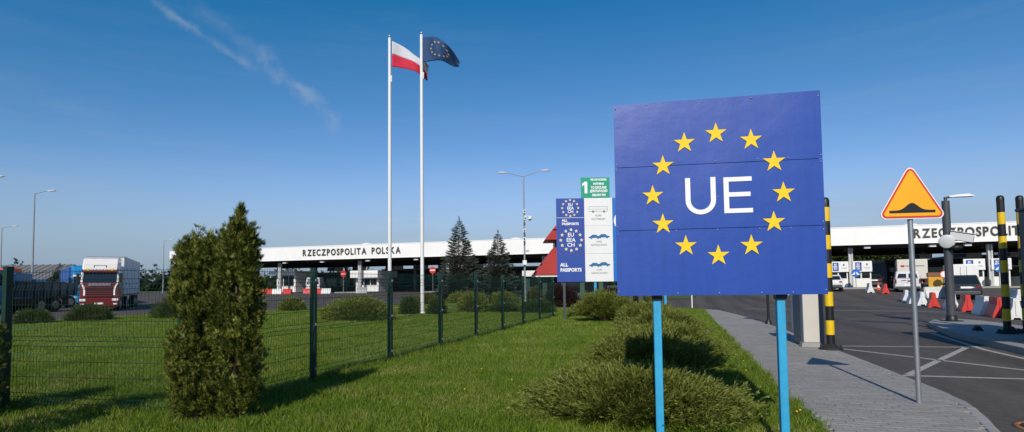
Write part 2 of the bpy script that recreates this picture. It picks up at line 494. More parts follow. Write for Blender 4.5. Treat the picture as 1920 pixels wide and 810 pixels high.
# painted markings belong to the road
def marking(a, b, w=0.12):
    a, b = Vector((*a, 0)), Vector((*b, 0)); d = (b - a).normalized(); n = Vector((-d.y, d.x, 0)) * w / 2
    nseg = max(1, int((b - a).length / 2)); V, F = [], []
    for i in range(nseg + 1):
        p = a.lerp(b, i / nseg); z = gz(p.y) - 0.046
        V += [(p.x - n.x, p.y - n.y, z), (p.x + n.x, p.y + n.y, z)]
    for i in range(nseg): F.append((2 * i, 2 * i + 2, 2 * i + 3, 2 * i + 1))
    link('marking', np_mesh('marking', V, F, [M_LINE]), road)


marking((3.40, 15.30), (6.05, 15.50)); marking((3.34, 10.80), (6.05, 10.80))
marking((3.45, 10.90), (6.02, 15.40)); marking((3.36, 14.72), (6.05, 11.00))
marking((6.22, 8.5), (6.22, 15.0)); marking((6.22, 15.0), (6.75, 19.4))
marking((6.37, 8.6), (6.40, 13.9), 0.07)
# tar patches
def patch(pts, m, z=-0.044):
    mb = MB(); mb._add([(x, y, gz(y) + z) for x, y in pts], [tuple(range(len(pts)))])
    part('tar_patch', mb, m, road)
M_TAR = mat('tar', (0.022, 0.021, 0.021), 0.6, var=0.25, vscale=6)
patch([(6.0, 24.9), (6.6, 24.0), (7.5, 23.6), (7.7, 24.1), (6.9, 24.6), (6.4, 25.2)], M_TAR)
patch([(5.2, 26.4), (5.9, 25.6), (6.1, 25.9), (5.4, 26.7)], M_TAR)
patch([(4.2, 33.0), (7.0, 31.6), (7.1, 31.9), (4.3, 33.4)], M_TAR)
M_SEAM = mat('seam_asphalt', (0.115, 0.105, 0.10), 0.9, var=0.2, vscale=5)
patch([(3.2, 34.2), (12.5, 31.0), (12.6, 32.3), (3.2, 35.9)], M_SEAM, -0.0455)

# side walk: bed, pavers (nearest ones single), kerb and edging stones
sw = strip('sidewalk', [-6, 0, 3, 5.5, 6.4, 6.93, 7.55, 8.5, 10.4, 12, 14, 15.2, 18.7, 24, 24.9, 29, 32.4, 33.4], SW_L, SW_R, -0.014, M_SAND)
PW, PL, PT = 0.10, 0.20, 0.06
pv = []
row = 0; y = 2.0
while y < 33.3:
    off = 0.0 if row % 2 == 0 else PL / 2
    x = 0.9 + off
    while x < 3.5:
        lo = max(SW_L(y), SW_L(y + PW)) + 0.06; hi = min(SW_R(y), SW_R(y + PW)) - 0.10
        a, b = max(x, lo), min(x + PL, hi)
        if b - a > 0.05: pv.append((a, b, y))
        x += PL
    y += PW; row += 1
pv.sort(key=lambda t: abs(t[2] - 5.9) if t[2] < 5.9 else t[2] - 5.9)
def paver_mesh(w):
    mb = MB(); g = 0.003; c = 0.003
    mb.box(-w / 2 + g / 2, w / 2 - g / 2, -PW / 2 + g / 2, PW / 2 - g / 2, -PT, -c)
    mb.frustum((-w / 2 + g / 2, w / 2 - g / 2, -PW / 2 + g / 2, PW / 2 - g / 2), (-w / 2 + g / 2 + c, w / 2 - g / 2 - c, -PW / 2 + g / 2 + c, PW / 2 - g / 2 - c), -c, 0)
    return mb.mesh('paver', [M_PAVE])
_pm = {}
for a, b, yy in pv[:300]:
    w = round(b - a, 2)
    if w not in _pm: _pm[w] = paver_mesh(w)
    link('paver', _pm[w], sw, ((a + b) / 2, yy + PW / 2, random.uniform(-0.002, 0.001)), (random.uniform(-.004, .004), random.uniform(-.004, .004), random.uniform(-.006, .006)))
mb = MB()
for a, b, yy in pv[300:]:
    g = 0.0015; z = random.uniform(-0.003, 0.001)
    mb.box(a + g, b - g, yy + g, yy + PW - g, -0.05, z)
M_PAVE2 = MATS['paver_concrete'].copy(); M_PAVE2.name = 'paver_concrete_field'
nt = M_PAVE2.node_tree
for n in nt.nodes:
    if n.type == 'OBJECT_INFO':
        tgt = n.outputs['Random'].links[0].to_socket
        g = nt.nodes.new('ShaderNodeNewGeometry'); nt.links.new(g.outputs['Random Per Island'], tgt); break
o = part('paver_field', mb, M_PAVE2, sw); o['kind'] = 'stuff'


def stones(name, fx, side, y0, y1, w, m, ln=1.0, top=0.0, bot=-0.2):
    """a row of kerb or edging stones along the curve fx(y)"""
    y = y0
    while y < y1 - 0.05:
        ye = min(y + ln, y1)
        p, q = Vector((fx(y), y, 0)), Vector((fx(ye), ye, 0))
        d = q - p; L = d.length; ang = math.atan2(d.y, d.x)
        mb = MB(); g = 0.004
        if side > 0: mb.box(g, L - g, 0, w, bot, top)
        else: mb.box(g, L - g, -w, 0, bot, top)
        part(name, mb, m, sw, 0.012, (p.x, p.y, random.uniform(-.003, .003)), (0, 0, ang))
        y = ye
stones('kerb_stone', SW_R, 1, 3.0, 33.0, 0.10, M_KERB)
stones('edging_stone', SW_L, -1, 3.0, 33.0, 0.055, M_KERB, top=0.008)

# traffic island on the right, and the small islands under the booths
ISL = interp([(6.30, 6), (6.42, 11), (6.52, 14), (6.75, 18), (7.6, 22), (8.2, 23.4), (8.9, 24.2)])
ISR = interp([(9.2, 6), (9.3, 14), (9.45, 18), (9.6, 22), (9.5, 23.4), (9.2, 24.2)])
def island(name, ys, xl, xr, h, m, mk):
    V = []; n = len(ys)
    for y in ys: V.append((xl(y), y, gz(y)))
    for y in reversed(ys): V.append((xr(y), y, gz(y)))
    k = len(V)
    mb = MB()
    mb._add([(x, y, z - 0.09) for x, y, z in V] + [(x, y, z + h) for x, y, z in V], [(i, (i + 1) % k, k + (i + 1) % k, k + i) for i in range(k)], 1)
    mb._add([(x, y, z + h) for x, y, z in V], [(i, i + 1, k - 2 - i, k - 1 - i) for i in range(n - 1)], 0)
    return struct(name, mb.mesh(name, [m, mk]))
isl = island('traffic_island', [6, 8, 11, 14, 16, 18, 20, 22, 23.4, 24.2], ISL, ISR, 0.09, M_CONC, M_KERB)
M_GRASSY = mat('verge_grass', (0.08, 0.105, 0.03), 0.95, var=0.3, vscale=2, bump=0.6, bscale=12)
for cx, w in ((16.9, 4.4), (28.9, 4.4), (41.5, 4.4), (-55.0, 4.0), (-41.8, 4.0), (-29, 4.0)):
    island('booth_island', [65.5, 68, 76, 88], lambda y, c=cx, w=w: c - w / 2, lambda y, c=cx, w=w: c + w / 2, 0.10, M_GRASSY if cx > 0 else M_CONC, M_KERB)


# ------------------------------------------------------------------ EU board
bd = thing('border_board', 'large blue board with ring of twelve yellow stars and white letters UE', 'sign', (0.301, 5.519, 0), R_(6.2))
ZB, ZT, HWD = 1.38, 3.182, 0.905
def wavy_panel(z0, z1, ph):
    nx, nz_ = 24, 8; V, F = [], []
    for layer, yb in ((0, 0.0), (1, 0.012)):
        for j in range(nz_ + 1):
            for i in range(nx + 1):
                x = -HWD + 2 * HWD * i / nx; z = z0 + (z1 - z0) * j / nz_
                z += (0.008 * (x / HWD)) if (j == nz_ and z1 > 3.0) else 0
                w = 0.0024 * math.sin(5.1 * x + ph) * math.sin(4.3 * z + ph) + 0.0010 * math.sin(11 * x + 3 * ph + 2 * z) + (0.004 * math.exp(-((x - .42) / .09) ** 2 - ((z - 2.93) / .035) ** 2) if z0 > 2.5 else 0)
                V.append((x, yb + w, z))
    k = (nx + 1) * (nz_ + 1)
    for j in range(nz_):
        for i in range(nx):
            a = j * (nx + 1) + i; b = a + 1; c = b + nx + 1; d = a + nx + 1
            F.append((a, b, c, d)); F.append((k + a, k + d, k + c, k + b))
    def rim(q):
        o_ = len(V); V.extend([V[i] for i in q]); F.append((o_, o_ + 1, o_ + 2, o_ + 3))
    for i in range(nx):
        rim((i, k + i, k + i + 1, i + 1)); t = nz_ * (nx + 1) + i; rim((t, t + 1, k + t + 1, k + t))
    for j in range(nz_):
        a = j * (nx + 1); d = a + nx + 1; rim((a, d, k + d, k + a)); a += nx; d += nx; rim((a, k + a, k + d, d))
    o = link('panel', np_mesh('panel', V, F, [M_BLUE], True), bd)
    return o
zj = [ZB, 1.985, 2.578, ZT]
for i in range(3):
    wavy_panel(zj[i] + (0.0025 if i else 0), zj[i + 1] - (0.0025 if i < 2 else 0), i * 1.7)
STARS = [(0.011, 2.855), (0.312, 2.778), (0.5, 2.569), (0.57, 2.287), (0.481, 2.027), (0.286, 1.822), (0.001, 1.737), (-0.28, 1.831), (-0.478, 2.037), (-0.563, 2.303), (-0.465, 2.578), (-0.269, 2.782)]
for x, z in STARS:
    mb = MB(); mb.prism([(a, b) for a, b in star_pts(0.100)], 'y', -0.0064, -0.0050)
    part('star', mb, M_STAR, bd, loc=(x, 0, z))
# letters U and E
def arc(cx, cz, rx, rz, a0, a1, n): return [(cx + rx * math.cos(a0 + (a1 - a0) * i / n), cz + rz * math.sin(a0 + (a1 - a0) * i / n)) for i in range(n + 1)]
mb = MB(); x0, x1, z0, z1, t = -0.272, -0.006, 2.114, 2.452, 0.044
cx = (x0 + x1) / 2; rx = (x1 - x0) / 2; rr = 0.13
U = [(x0, z1)] + arc(cx, z0 + rr, rx, rr, PI, 2 * PI, 14) + [(x1, z1), (x1 - t, z1)] + arc(cx, z0 + rr, rx - t, rr - t * 0.95, 2 * PI, PI, 14) + [(x0 + t, z1)]
bmv = [(a, -0.0075, b) for a, b in U] + [(a, -0.0045, b) for a, b in U]
n = len(U); h = n // 2
mb._add(bmv, [(i, i + 1, n - 2 - i, n - 1 - i) for i in range(h - 1)] + [(n + i, n + n - 1 - i, n + n - 2 - i, n + i + 1) for i in range(h - 1)] + [(i, n + i, n + (i + 1) % n, (i + 1) % n) for i in range(n)])
part('letter', mb, M_LETW, bd, label='white letter U')
mb = MB(); x0, x1 = 0.063, 0.308; z0, z1 = 2.118, 2.444
zm = (z0 + z1) / 2 + 0.005
E_ = [(x0, z0), (x1, z0), (x1, z0 + .040), (x0 + .044, z0 + .040), (x0 + .044, zm - .02), (x1 - .02, zm - .02), (x1 - .02, zm + .02), (x0 + .044, zm + .02), (x0 + .044, z1 - .04), (x1 - .004, z1 - .04), (x1 - .004, z1), (x0, z1)]
for a0, a1, b0, b1 in ((x0, x0 + .044, z0, z1), (x0 + .044, x1, z0, z0 + .040), (x0 + .044, x1 - .016, zm - .02, zm + .02), (x0 + .044, x1 - .003, z1 - .04, z1)):
    mb.box(a0, a1, -0.0075, -0.0045, b0, b1)
part('letter', mb, M_LETW, bd, label='white letter E')
for x, z in [(sx * 0.888, zz) for sx in (-1, 1) for zz in (1.42, 1.95, 2.02, 2.55, 2.61, 3.14)] + [(x, zz) for x in (-0.36, 0.0, 0.36, 0.62) for zz in (1.40, 1.972, 2.60)] + [(x, 3.16) for x in (-0.6, -0.15, 0.33, 0.55)] + [(0.015, 2.27)]:
    mb = MB(); mb.lathe([(0.0, 0.004), (0.005, 0.003), (0.007, 0.0)], n=8)
    part('rivet', mb, M_GALV, bd, loc=(x, -0.0035, z), rot=(PI / 2, 0, 0))
for x in (-0.543, 0.538):
    mb = MB(); mb.box(x - 0.036, x + 0.036, 0.075, 0.145, -0.3, 3.05)
    part('post', mb, M_POSTB, bd, 0.008)
for z in (1.52, 1.98, 2.56, 3.06):
    mb = MB(); mb.box(-0.88, 0.88, 0.018, 0.058, z - 0.025, z + 0.025)
    part('rail', mb, M_DGREY, bd)
for x in (-0.543, 0.538):
    mb = MB(); mb.box(x - 0.046, x + 0.046, 0.060, 0.150, 1.335, 1.56); part('bracket', mb, M_BLACK, bd)

# ------------------------------------------------------------------ warning triangle
ts = thing('speed_hump_sign', 'yellow warning triangle with red border and black hump on grey post', 'sign', (2.70, 8.22, 0), R_(9))
mb = MB(); mb.cyl((0, 0, -0.3), (0, 0, 2.86), 0.030, n=16); mb.lathe([(0.030, 2.86), (0.026, 2.875), (0.0, 2.88)], n=16)
part('post', mb, M_GALV, ts)
def rtri(side, r, zc, n=6):
    h = side * math.sqrt(3) / 2; c = [(-side / 2, -h / 3), (side / 2, -h / 3), (0, 2 * h / 3)]
    out = []
    for i, (x, z) in enumerate(c):
        L = math.hypot(x, z); d = (x / L, z / L); cc = (x - d[0] * 2 * r, z - d[1] * 2 * r)
        a0 = math.atan2(d[1], d[0]) - PI / 3
        for k in range(n + 1):
            a = a0 + 2 * PI / 3 * k / n; out.append((cc[0] + r * math.cos(a), zc + cc[1] + r * math.sin(a)))
    return out
ZC = 2.475
M_ORNG = mat('warning_yellow', (0.92, 0.42, 0.008), 0.45, var=0.05)
M_SRED = mat('sign_red', (0.62, 0.045, 0.02), 0.45, var=0.06)
mb = MB(); mb.prism(rtri(0.80, 0.058, ZC), 'y', -0.052, -0.036); sp = part('sign_plate', mb, M_LETW, ts)
mb = MB(); mb.prism(rtri(0.765, 0.052, ZC), 'y', -0.0545, -0.0525); part('border', mb, M_SRED, sp)
mb = MB(); mb.prism(rtri(0.685, 0.030, ZC), 'y', -0.0570, -0.0550); part('face', mb, M_ORNG, sp)
hump = [(-0.262, 0.0), (0.262, 0.0), (0.262, 0.032)]
for i in range(21):
    x = 0.20 - 0.40 * i / 20; hump.append((x, 0.032 + 0.092 * math.exp(-(x / 0.090) ** 2)))
hump.append((-0.262, 0.032))
mb = MB(); k = len(hump)
top = [p for p in hump[2:]]
zz = ZC - 0.158
for a, b in zip(top[:-1], top[1:]):
    mb._add([(b[0], -0.0590, zz), (a[0], -0.0590, zz), (a[0], -0.0590, zz + a[1]), (b[0], -0.0590, zz + b[1]), (b[0], -0.0575, zz), (a[0], -0.0575, zz), (a[0], -0.0575, zz + a[1]), (b[0], -0.0575, zz + b[1])],
            [(0, 1, 2, 3), (7, 6, 5, 4), (3, 2, 6, 7), (0, 4, 5, 1)])
part('hump_symbol', mb, M_BLACK, sp)
for z in (2.36, 2.60):
    mb = MB(); mb.box(-0.05, 0.05, -0.036, -0.028, z - .02, z + .02); mb.cyl((0, 0, z - .018), (0, 0, z + .018), 0.036, n=16); part('clamp', mb, M_GALV, ts)

# ------------------------------------------------------------------ fence
fence = thing('mesh_fence', 'dark green welded wire mesh fence with square posts along the lawn', 'fence', (-5.68, 5.43, 0))
def fence_panel_mesh(W):
    V, F = [], []
    prof = [(0, 0.06), (0, 0.10), (-0.035, 0.16), (0, 0.22), (0, 0.80), (-0.035, 0.86), (0, 0.92), (0, 1.50), (-0.035, 1.56), (0, 1.62), (0, 1.75)]
    r = 0.0027
    def bar(p, q, ax, r=r):
        o = len(V)
        offs = [(-r, 0), (0, -r), (r, 0), (0, r)]
        for c in (p, q):
            for a, b in offs:
                V.append((c[0] + (a if ax != 'x' else 0), c[1] + (b if ax == 'z' else (a if ax == 'x' else 0)), c[2] + (b if ax == 'x' else 0)))
        for i in range(4): F.append((o + i, o + (i + 1) % 4, o + 4 + (i + 1) % 4, o + 4 + i))
    n = int(round(W / 0.05))
    for i in range(n + 1):
        x = W * i / n
        for (y0, z0), (y1, z1) in zip(prof[:-1], prof[1:]): bar((x, y0, z0), (x, y1, z1), 'z')
    for yy, z in [(0.005, 0.10), (-0.032, 0.16), (0.005, 0.22), (0.005, 0.42), (0.005, 0.61), (0.005, 0.80), (-0.032, 0.86), (0.005, 0.92), (0.005, 1.11), (0.005, 1.31), (0.005, 1.50), (-0.032, 1.56), (0.005, 1.62), (0.005, 1.72)]:
        bar((0, yy, z), (W, yy, z), 'x', 0.0031)
    return np_mesh('mesh_panel', V, F, [M_FGREEN])
FP = fence_panel_mesh(2.42)
mb = MB(); mb.box(-0.032, 0.032, -0.045, 0.045, -0.2, 1.79); mb.box(-0.036, 0.036, -0.049, 0.049, 1.79, 1.80)
POSTM = mb.mesh('post', [M_FGREEN])
mb = MB(); mb.box(-0.022, 0.022, -0.060, -0.046, -0.02, 0.02); mb.cyl((0, -0.066, 0), (0, -0.060, 0), 0.008, n=8); CLIPM = mb.mesh('clip', [M_GALV])
def fpost(x, y, a):
    p = link('post', POSTM, fence, (x, y, 0), (0, 0, a))
    for z in (0.2, 0.9, 1.6): link('clip', CLIPM, p, (0, 0, z))
for i in range(9): fpost(0, 2.5 * i, PI / 2)
for i in range(8): link('mesh_panel', FP, fence, (0.02, 2.5 * i + 0.04, 0), (0, 0, PI / 2))
a = math.atan2(-0.23, -2.57)
for i in range(1, 3): fpost(2.58 * math.cos(a) * i, 2.58 * math.sin(a) * i, a)
for i in range(2): link('mesh_panel', FP, fence, (math.cos(a) * (2.58 * i + 0.08), math.sin(a) * (2.58 * i + 0.08), 0), (0, 0, a))


# ------------------------------------------------------------------ foliage builders
def frames(d, roll):
    d = d / np.linalg.norm(d, axis=1, keepdims=True)
    ref = np.where(np.abs(d[:, 2:3]) > 0.95, np.array([[1.0, 0, 0]]), np.array([[0, 0, 1.0]]))
    a = np.cross(ref, d); a /= np.linalg.norm(a, axis=1, keepdims=True); b = np.cross(d, a)
    c, s = np.cos(roll)[:, None], np.sin(roll)[:, None]
    return a * c + b * s, b * c - a * s, d


def scatter(tv, tf, P, D, S, roll):
    """copies of a template (its +Z along D) at P, size S -> V, F"""
    A, B, C = frames(D, roll)
    V = P[:, None, :] + S[:, None, None] * (tv[None, :, 0:1] * A[:, None] + tv[None, :, 1:2] * B[:, None] + tv[None, :, 2:3] * C[:, None])
    F = tf[None] + (np.arange(len(P)) * len(tv))[:, None, None]
    return V.reshape(-1, 3), F.reshape(-1, tf.shape[1])


def fan_template(n=7, spread=0.9, w=0.09, seed=1):
    r = np.random.default_rng(seed); V, F = [], []
    for i in range(n):
        t = i / (n - 1); ang = (t - 0.5) * 2 * spread; L = (1 - 0.35 * abs(t - .5) * 2) * r.uniform(.85, 1.1)
        b = np.array([0, 0, 0.28 * (1 - abs(t - .5))]); dr = np.array([math.sin(ang), r.uniform(-.12, .12), math.cos(ang)])
        nr = np.array([math.cos(ang), 0, -math.sin(ang)])
        o = len(V); V += [b, b + dr * L * .5 + nr * w, b + dr * L, b + dr * L * .5 - nr * w]; F += [(o, o + 1, o + 2), (o, o + 2, o + 3)]
    return np.array(V), np.array(F)


def feather_template(n=11, w=0.035, seed=2):
    r = np.random.default_rng(seed); V, F = [], []
    for i in range(n):
        t = (i + 0.5) / n; base = np.array([0, 0.18 * t * t, t]); ang = r.uniform(0, 2 * PI); tilt = 0.55 * (1 - 0.5 * t); L = (0.42 * (1 - 0.55 * t)) * r.uniform(.8, 1.2)
        dr = np.array([math.cos(ang) * math.sin(tilt), math.sin(ang) * math.sin(tilt), math.cos(tilt)])
        nr = np.cross(dr, np.array([math.sin(ang), -math.cos(ang), .3])); nr /= np.linalg.norm(nr)
        o = len(V); V += [base - dr * .04, base + dr * L * .45 + nr * w, base + dr * L, base + dr * L * .45 - nr * w]; F += [(o, o + 1, o + 2), (o, o + 2, o + 3)]
    o = len(V); V += [np.array([-.012, 0, 0]), np.array([.012, 0, 0]), np.array([0, .22, 1.12])]; F += [(o, o + 1, o + 2)]
    return np.array(V), np.array(F)


FAN = fan_template(); FAN9 = fan_template(9, 1.0, .055, 4); FEA = feather_template(); FEA2 = feather_template(6, 0.07, 5)


def lump(P, seed, amp=0.12, k=6):
    """smooth bumpy factor over directions"""
    r = np.random.default_rng(seed); f = np.zeros(len(P))
    for _ in range(k):
        q = r.normal(size=3); q *= r.uniform(1.5, 4.0) / np.linalg.norm(q)
        f += np.sin(P @ q + r.uniform(0, 6.28))
    return 1 + amp * f / math.sqrt(k)


def trunk_mb(h, r0, r1=None, lean=(0, 0), seed=0):
    rr = random.Random(seed); mb = MB(); p = Vector((0, 0, -0.05)); n = 5
    for i in range(n):
        q = Vector((lean[0] * (i + 1) / n + rr.uniform(-.02, .02) * h, lean[1] * (i + 1) / n + rr.uniform(-.02, .02) * h, h * (i + 1) / n))
        mb.cyl(p, q, r0 * (1 - i / n) + .006, r0 * (1 - (i + 1) / n) + .006, 8); p = q
    return mb


def stems_mb(n, rx, ry, h, r, seed):
    rr = random.Random(seed); mb = MB()
    for i in range(n):
        a = 2 * PI * i / n + rr.uniform(-.3, .3); k = rr.uniform(.4, .8)
        p0 = Vector((0, 0, -0.03)); p1 = Vector((rx * k * .45 * math.cos(a), ry * k * .45 * math.sin(a), h * .32)); p2 = Vector((rx * k * math.cos(a), ry * k * math.sin(a), h * rr.uniform(.55, .75)))
        mb.cyl(p0, p1, r, r * .7, 6); mb.cyl(p1, p2, r * .7, r * .3, 6)
    return mb


def bush(name, label, cat, loc, rx, ry, h, n, size, leaf, tmpl=None, seed=1, up=0.55, shape=2.0, group=None, flat=0.0, amp=0.12, spread=0.35):
    """dome of feathery sprays growing up and out; shape>2 makes it boxier"""
    r = np.random.default_rng(seed); t = thing(name, label, cat, loc, 0, group)
    tv, tf = tmpl or FEA
    u = r.normal(size=(n, 3)); u[:, 2] = np.abs(u[:, 2]) * 0.9 + flat; u /= np.linalg.norm(u, axis=1, keepdims=True)
    sup = (np.abs(u) ** shape).sum(1) ** (1 / shape); us = u / sup[:, None]
    rad = r.uniform(0.35, 1.0, n) ** 0.5 * lump(u, seed, amp)
    P = us * rad[:, None] * np.array([rx, ry, h]) * 0.86
    P[:, 2] = np.maximum(P[:, 2], 0.01)
    D = u * np.array([1, 1, .6]) + np.array([0, 0, up]) + r.normal(size=(n, 3)) * spread
    S = size * r.uniform(.6, 1.25, n)
    V, F = scatter(tv, tf, P, D, S, r.uniform(0, 6.28, n))
    V[:, 2] = np.maximum(V[:, 2], -0.01)
    link('foliage', np_mesh('foliage', V, F, [leaf]), t)
    part('stems', stems_mb(6, rx, ry, h, 0.02, seed), M_BARK, t)['kind'] = 'stuff'
    return t


def thuja(label, loc, rx, h, n, seed, tops, lean=0.0):
    """dense upright shrub: many upright flat fans of scale-leaf sprays, gaps between them; tops = thin leaders"""
    r = np.random.default_rng(seed); t = thing('thuja_shrub', label, 'shrub', loc, 0, 'thuja shrubs along the fence')
    Ps, Ds, Ss, Ro = [], [], [], []
    zk, pk = [0, .05, .2, .55, .82, .92, .97, 1.0], [.90, 1.02, 1.04, 1.0, .90, .70, .45, .20]
    nc = n // 34
    for i in range(nc):
        z = r.uniform(.0, .99); a = r.uniform(0, 2 * PI); pr = np.interp(z, zk, pk)
        deep = r.uniform(0, 1) < .35
        rr = rx * pr * (r.uniform(.25, .7) if deep else r.uniform(.72, .98)) * (1 + .10 * math.sin(3 * a + seed) * math.sin(5 * z + seed))
        c = np.array([math.cos(a) * rr + lean * z, math.sin(a) * rr, z * h])
        yaw = a + r.normal() * .5; out = np.array([math.cos(yaw), math.sin(yaw), 0]); ax = out * r.uniform(.25, .6) + np.array([0, 0, 1.0]); ax /= np.linalg.norm(ax)
        m = 34; L = r.uniform(.12, .24); u = r.uniform(0, 1, m); w = (r.uniform(-1, 1, m)) * .42 * L * (1 - .55 * u)
        P = c + ax * (u * L)[:, None] + out * w[:, None] + r.normal(size=(m, 3)) * .012
        D = ax + out * (w / L * 2.2)[:, None] + r.normal(size=(m, 3)) * .18
        Ps.append(P); Ds.append(D); Ss.append(r.uniform(.035, .075, m)); Ro.append(np.full(m, 0.0) + r.normal(size=m) * .5 + yaw)
    for dx, dy, hf, m in tops:                      # thin leaders that stick out of the top
        zz = r.uniform(.78, hf, m); k = (hf - zz) / (hf - .78)
        aa = r.uniform(0, 6.28, m); w = (.012 + .12 * k) * np.sqrt(r.uniform(0, 1, m))
        Ps.append(np.stack([dx + np.cos(aa) * w, dy + np.sin(aa) * w, zz * h], 1))
        Ds.append(np.stack([np.cos(aa) * .6, np.sin(aa) * .6, np.full(m, 1.1)], 1) + r.normal(size=(m, 3)) * .3); Ss.append(r.uniform(.035, .085, m)); Ro.append(r.uniform(0, 6.28, m))
    P, D, S = np.concatenate(Ps), np.concatenate(Ds), np.concatenate(Ss)
    V, F = scatter(FAN9[0], FAN9[1], P, D, S, np.concatenate(Ro))
    V[:, 2] = np.maximum(V[:, 2], 0.0)
    link('crown', np_mesh('crown', V, F, [L_THUJA]), t)
    part('trunk', trunk_mb(h * .9, .045, seed=seed), M_BARK, t)
    tw = MB(); rr_ = random.Random(seed)
    for dx, dy, hf, m in tops:
        tw.cyl((dx * .5, dy * .5, h * .6), (dx, dy, h * hf), .010, .003, 5)
        for k in range(9):
            zz = h * rr_.uniform(.84, hf); tw.cyl((dx, dy, zz - .06), (dx + rr_.uniform(-.1, .1), dy + rr_.uniform(-.1, .1), zz + rr_.uniform(.04, .16)), .003, .0015, 4)
    for k in range(40):                             # inner bare wood
        zz = h * rr_.uniform(.05, .8); aa = rr_.uniform(0, 6.28); l = rx * rr_.uniform(.4, .8)
        tw.cyl((0, 0, zz), (math.cos(aa) * l, math.sin(aa) * l, zz + l * .9), .008, .003, 4)
    part('twigs', tw, M_BARK, t)['kind'] = 'stuff'
    return t


thuja('bushy evergreen thuja with two pointed tops in front of the fence corner, right half', (-5.02, 5.56, 0), .205, 2.08, 11500, 3, [(.03, 0, 1.18, 420), (-.09, .05, 1.07, 150), (.12, .04, 1.05, 130), (.02, -.1, 1.10, 120)])
thuja('shorter yellowish half of the double thuja, bare twigs on its top', (-5.40, 5.36, 0), .20, 1.93, 10500, 4, [(-.02, .02, 1.15, 60), (.14, 0, 1.10, 70), (-.15, .05, 1.04, 60)])
thuja('leafy thuja at the left picture edge in front of the corner post', (-8.12, 4.62, 0), .34, 1.15, 5000, 5, [(0, 0, 1.1, 120)])
thuja('tall thuja just outside the left edge whose shadow lies on the lawn', (-6.75, 3.1, 0), .40, 2.0, 5000, 6, [(0, 0, 1.12, 120)])

def juniper(label, loc, rx, ry, h, nb, seed, size=.17, group=None):
    """spreading juniper: arching plume branches from one crown, each feathered with sprays"""
    r = np.random.default_rng(seed); t = thing('juniper', label, 'shrub', loc, 0, group)
    Ps, Ds, Ss = [], [], []; wood = MB()
    for i in range(nb):
        a = 2 * PI * i * .618034 + r.normal() * .2; k = math.sqrt((i + .5) / nb)      # k: 0 upright middle .. 1 spreading rim
        rim = r.uniform(.78, 1.12); ex = math.cos(a) * rx * k * rim; ey = math.sin(a) * ry * k * rim
        ez = h * (1 - .72 * k ** 2.2) * r.uniform(.78, 1.12)
        b0 = np.array([ex * .12, ey * .12, .02]); mid = np.array([ex * .55, ey * .55, ez * (.95 if k > .5 else .62)]); e = np.array([ex, ey, ez])
        u = np.sqrt(r.uniform(.03, 1, 46))
        pos = ((1 - u) ** 2)[:, None] * b0 + (2 * u * (1 - u))[:, None] * mid + (u ** 2)[:, None] * e
        tan = (2 * (1 - u))[:, None] * (mid - b0) + (2 * u)[:, None] * (e - mid); tan /= np.linalg.norm(tan, axis=1, keepdims=True) + 1e-6
        n_ = len(u); sd = r.normal(size=(n_, 3)) * np.array([1, 1, .6])
        spread_ = .085 * (1.15 - .75 * u)
        Ps.append(pos + sd * spread_[:, None]); Ds.append(tan * .9 + sd * .38 + np.array([0, 0, .42])); Ss.append(size * r.uniform(.6, 1.25, n_) * (1.15 - .4 * u))
        if i % 2 == 0: wood.cyl(b0, mid, .014, .009, 5); wood.cyl(mid, b0 * .1 + e * .85 + mid * .05, .009, .003, 5)
    P, D, S = np.concatenate(Ps), np.concatenate(Ds), np.concatenate(Ss)
    V, F = scatter(FEA[0], FEA[1], P, D, S, r.uniform(0, 6.28, len(P)))
    V[:, 2] = np.maximum(V[:, 2], -0.01)
    link('foliage', np_mesh('foliage', V, F, [L_JUNI]), t)
    part('stems', wood, M_BARK, t)['kind'] = 'stuff'
    return t


JG = 'spreading junipers beside the pavement'
juniper('spreading juniper with feathery tips closest to the camera beneath the blue board', (-0.55, 6.68, 0), 1.36, 1.02, 0.47, 175, 21, .19, JG)
juniper('spreading juniper behind the nearest one, half in the shadow of the board', (-0.55, 9.35, 0), 1.15, 1.25, 0.66, 150, 22, .19, JG)
juniper('third juniper of the row, left of the pavement strip of grass', (-0.38, 12.0, 0), 1.10, 1.45, 0.62, 145, 23, .19, JG)
juniper('fourth juniper of the row, paler and wider, behind the left blue leg', (-0.55, 15.0, 0), 1.20, 1.8, 0.72, 150, 26, .20, JG)
juniper('farthest juniper of the row, before the legs of the information board', (-1.1, 18.2, 0), 1.15, 1.6, 0.78, 105, 24, .22, JG)
juniper('round dome-shaped juniper in front of the information board at the fence end', (-3.05, 23.0, 0), 1.42, 1.3, 1.08, 150, 25, .24, JG)

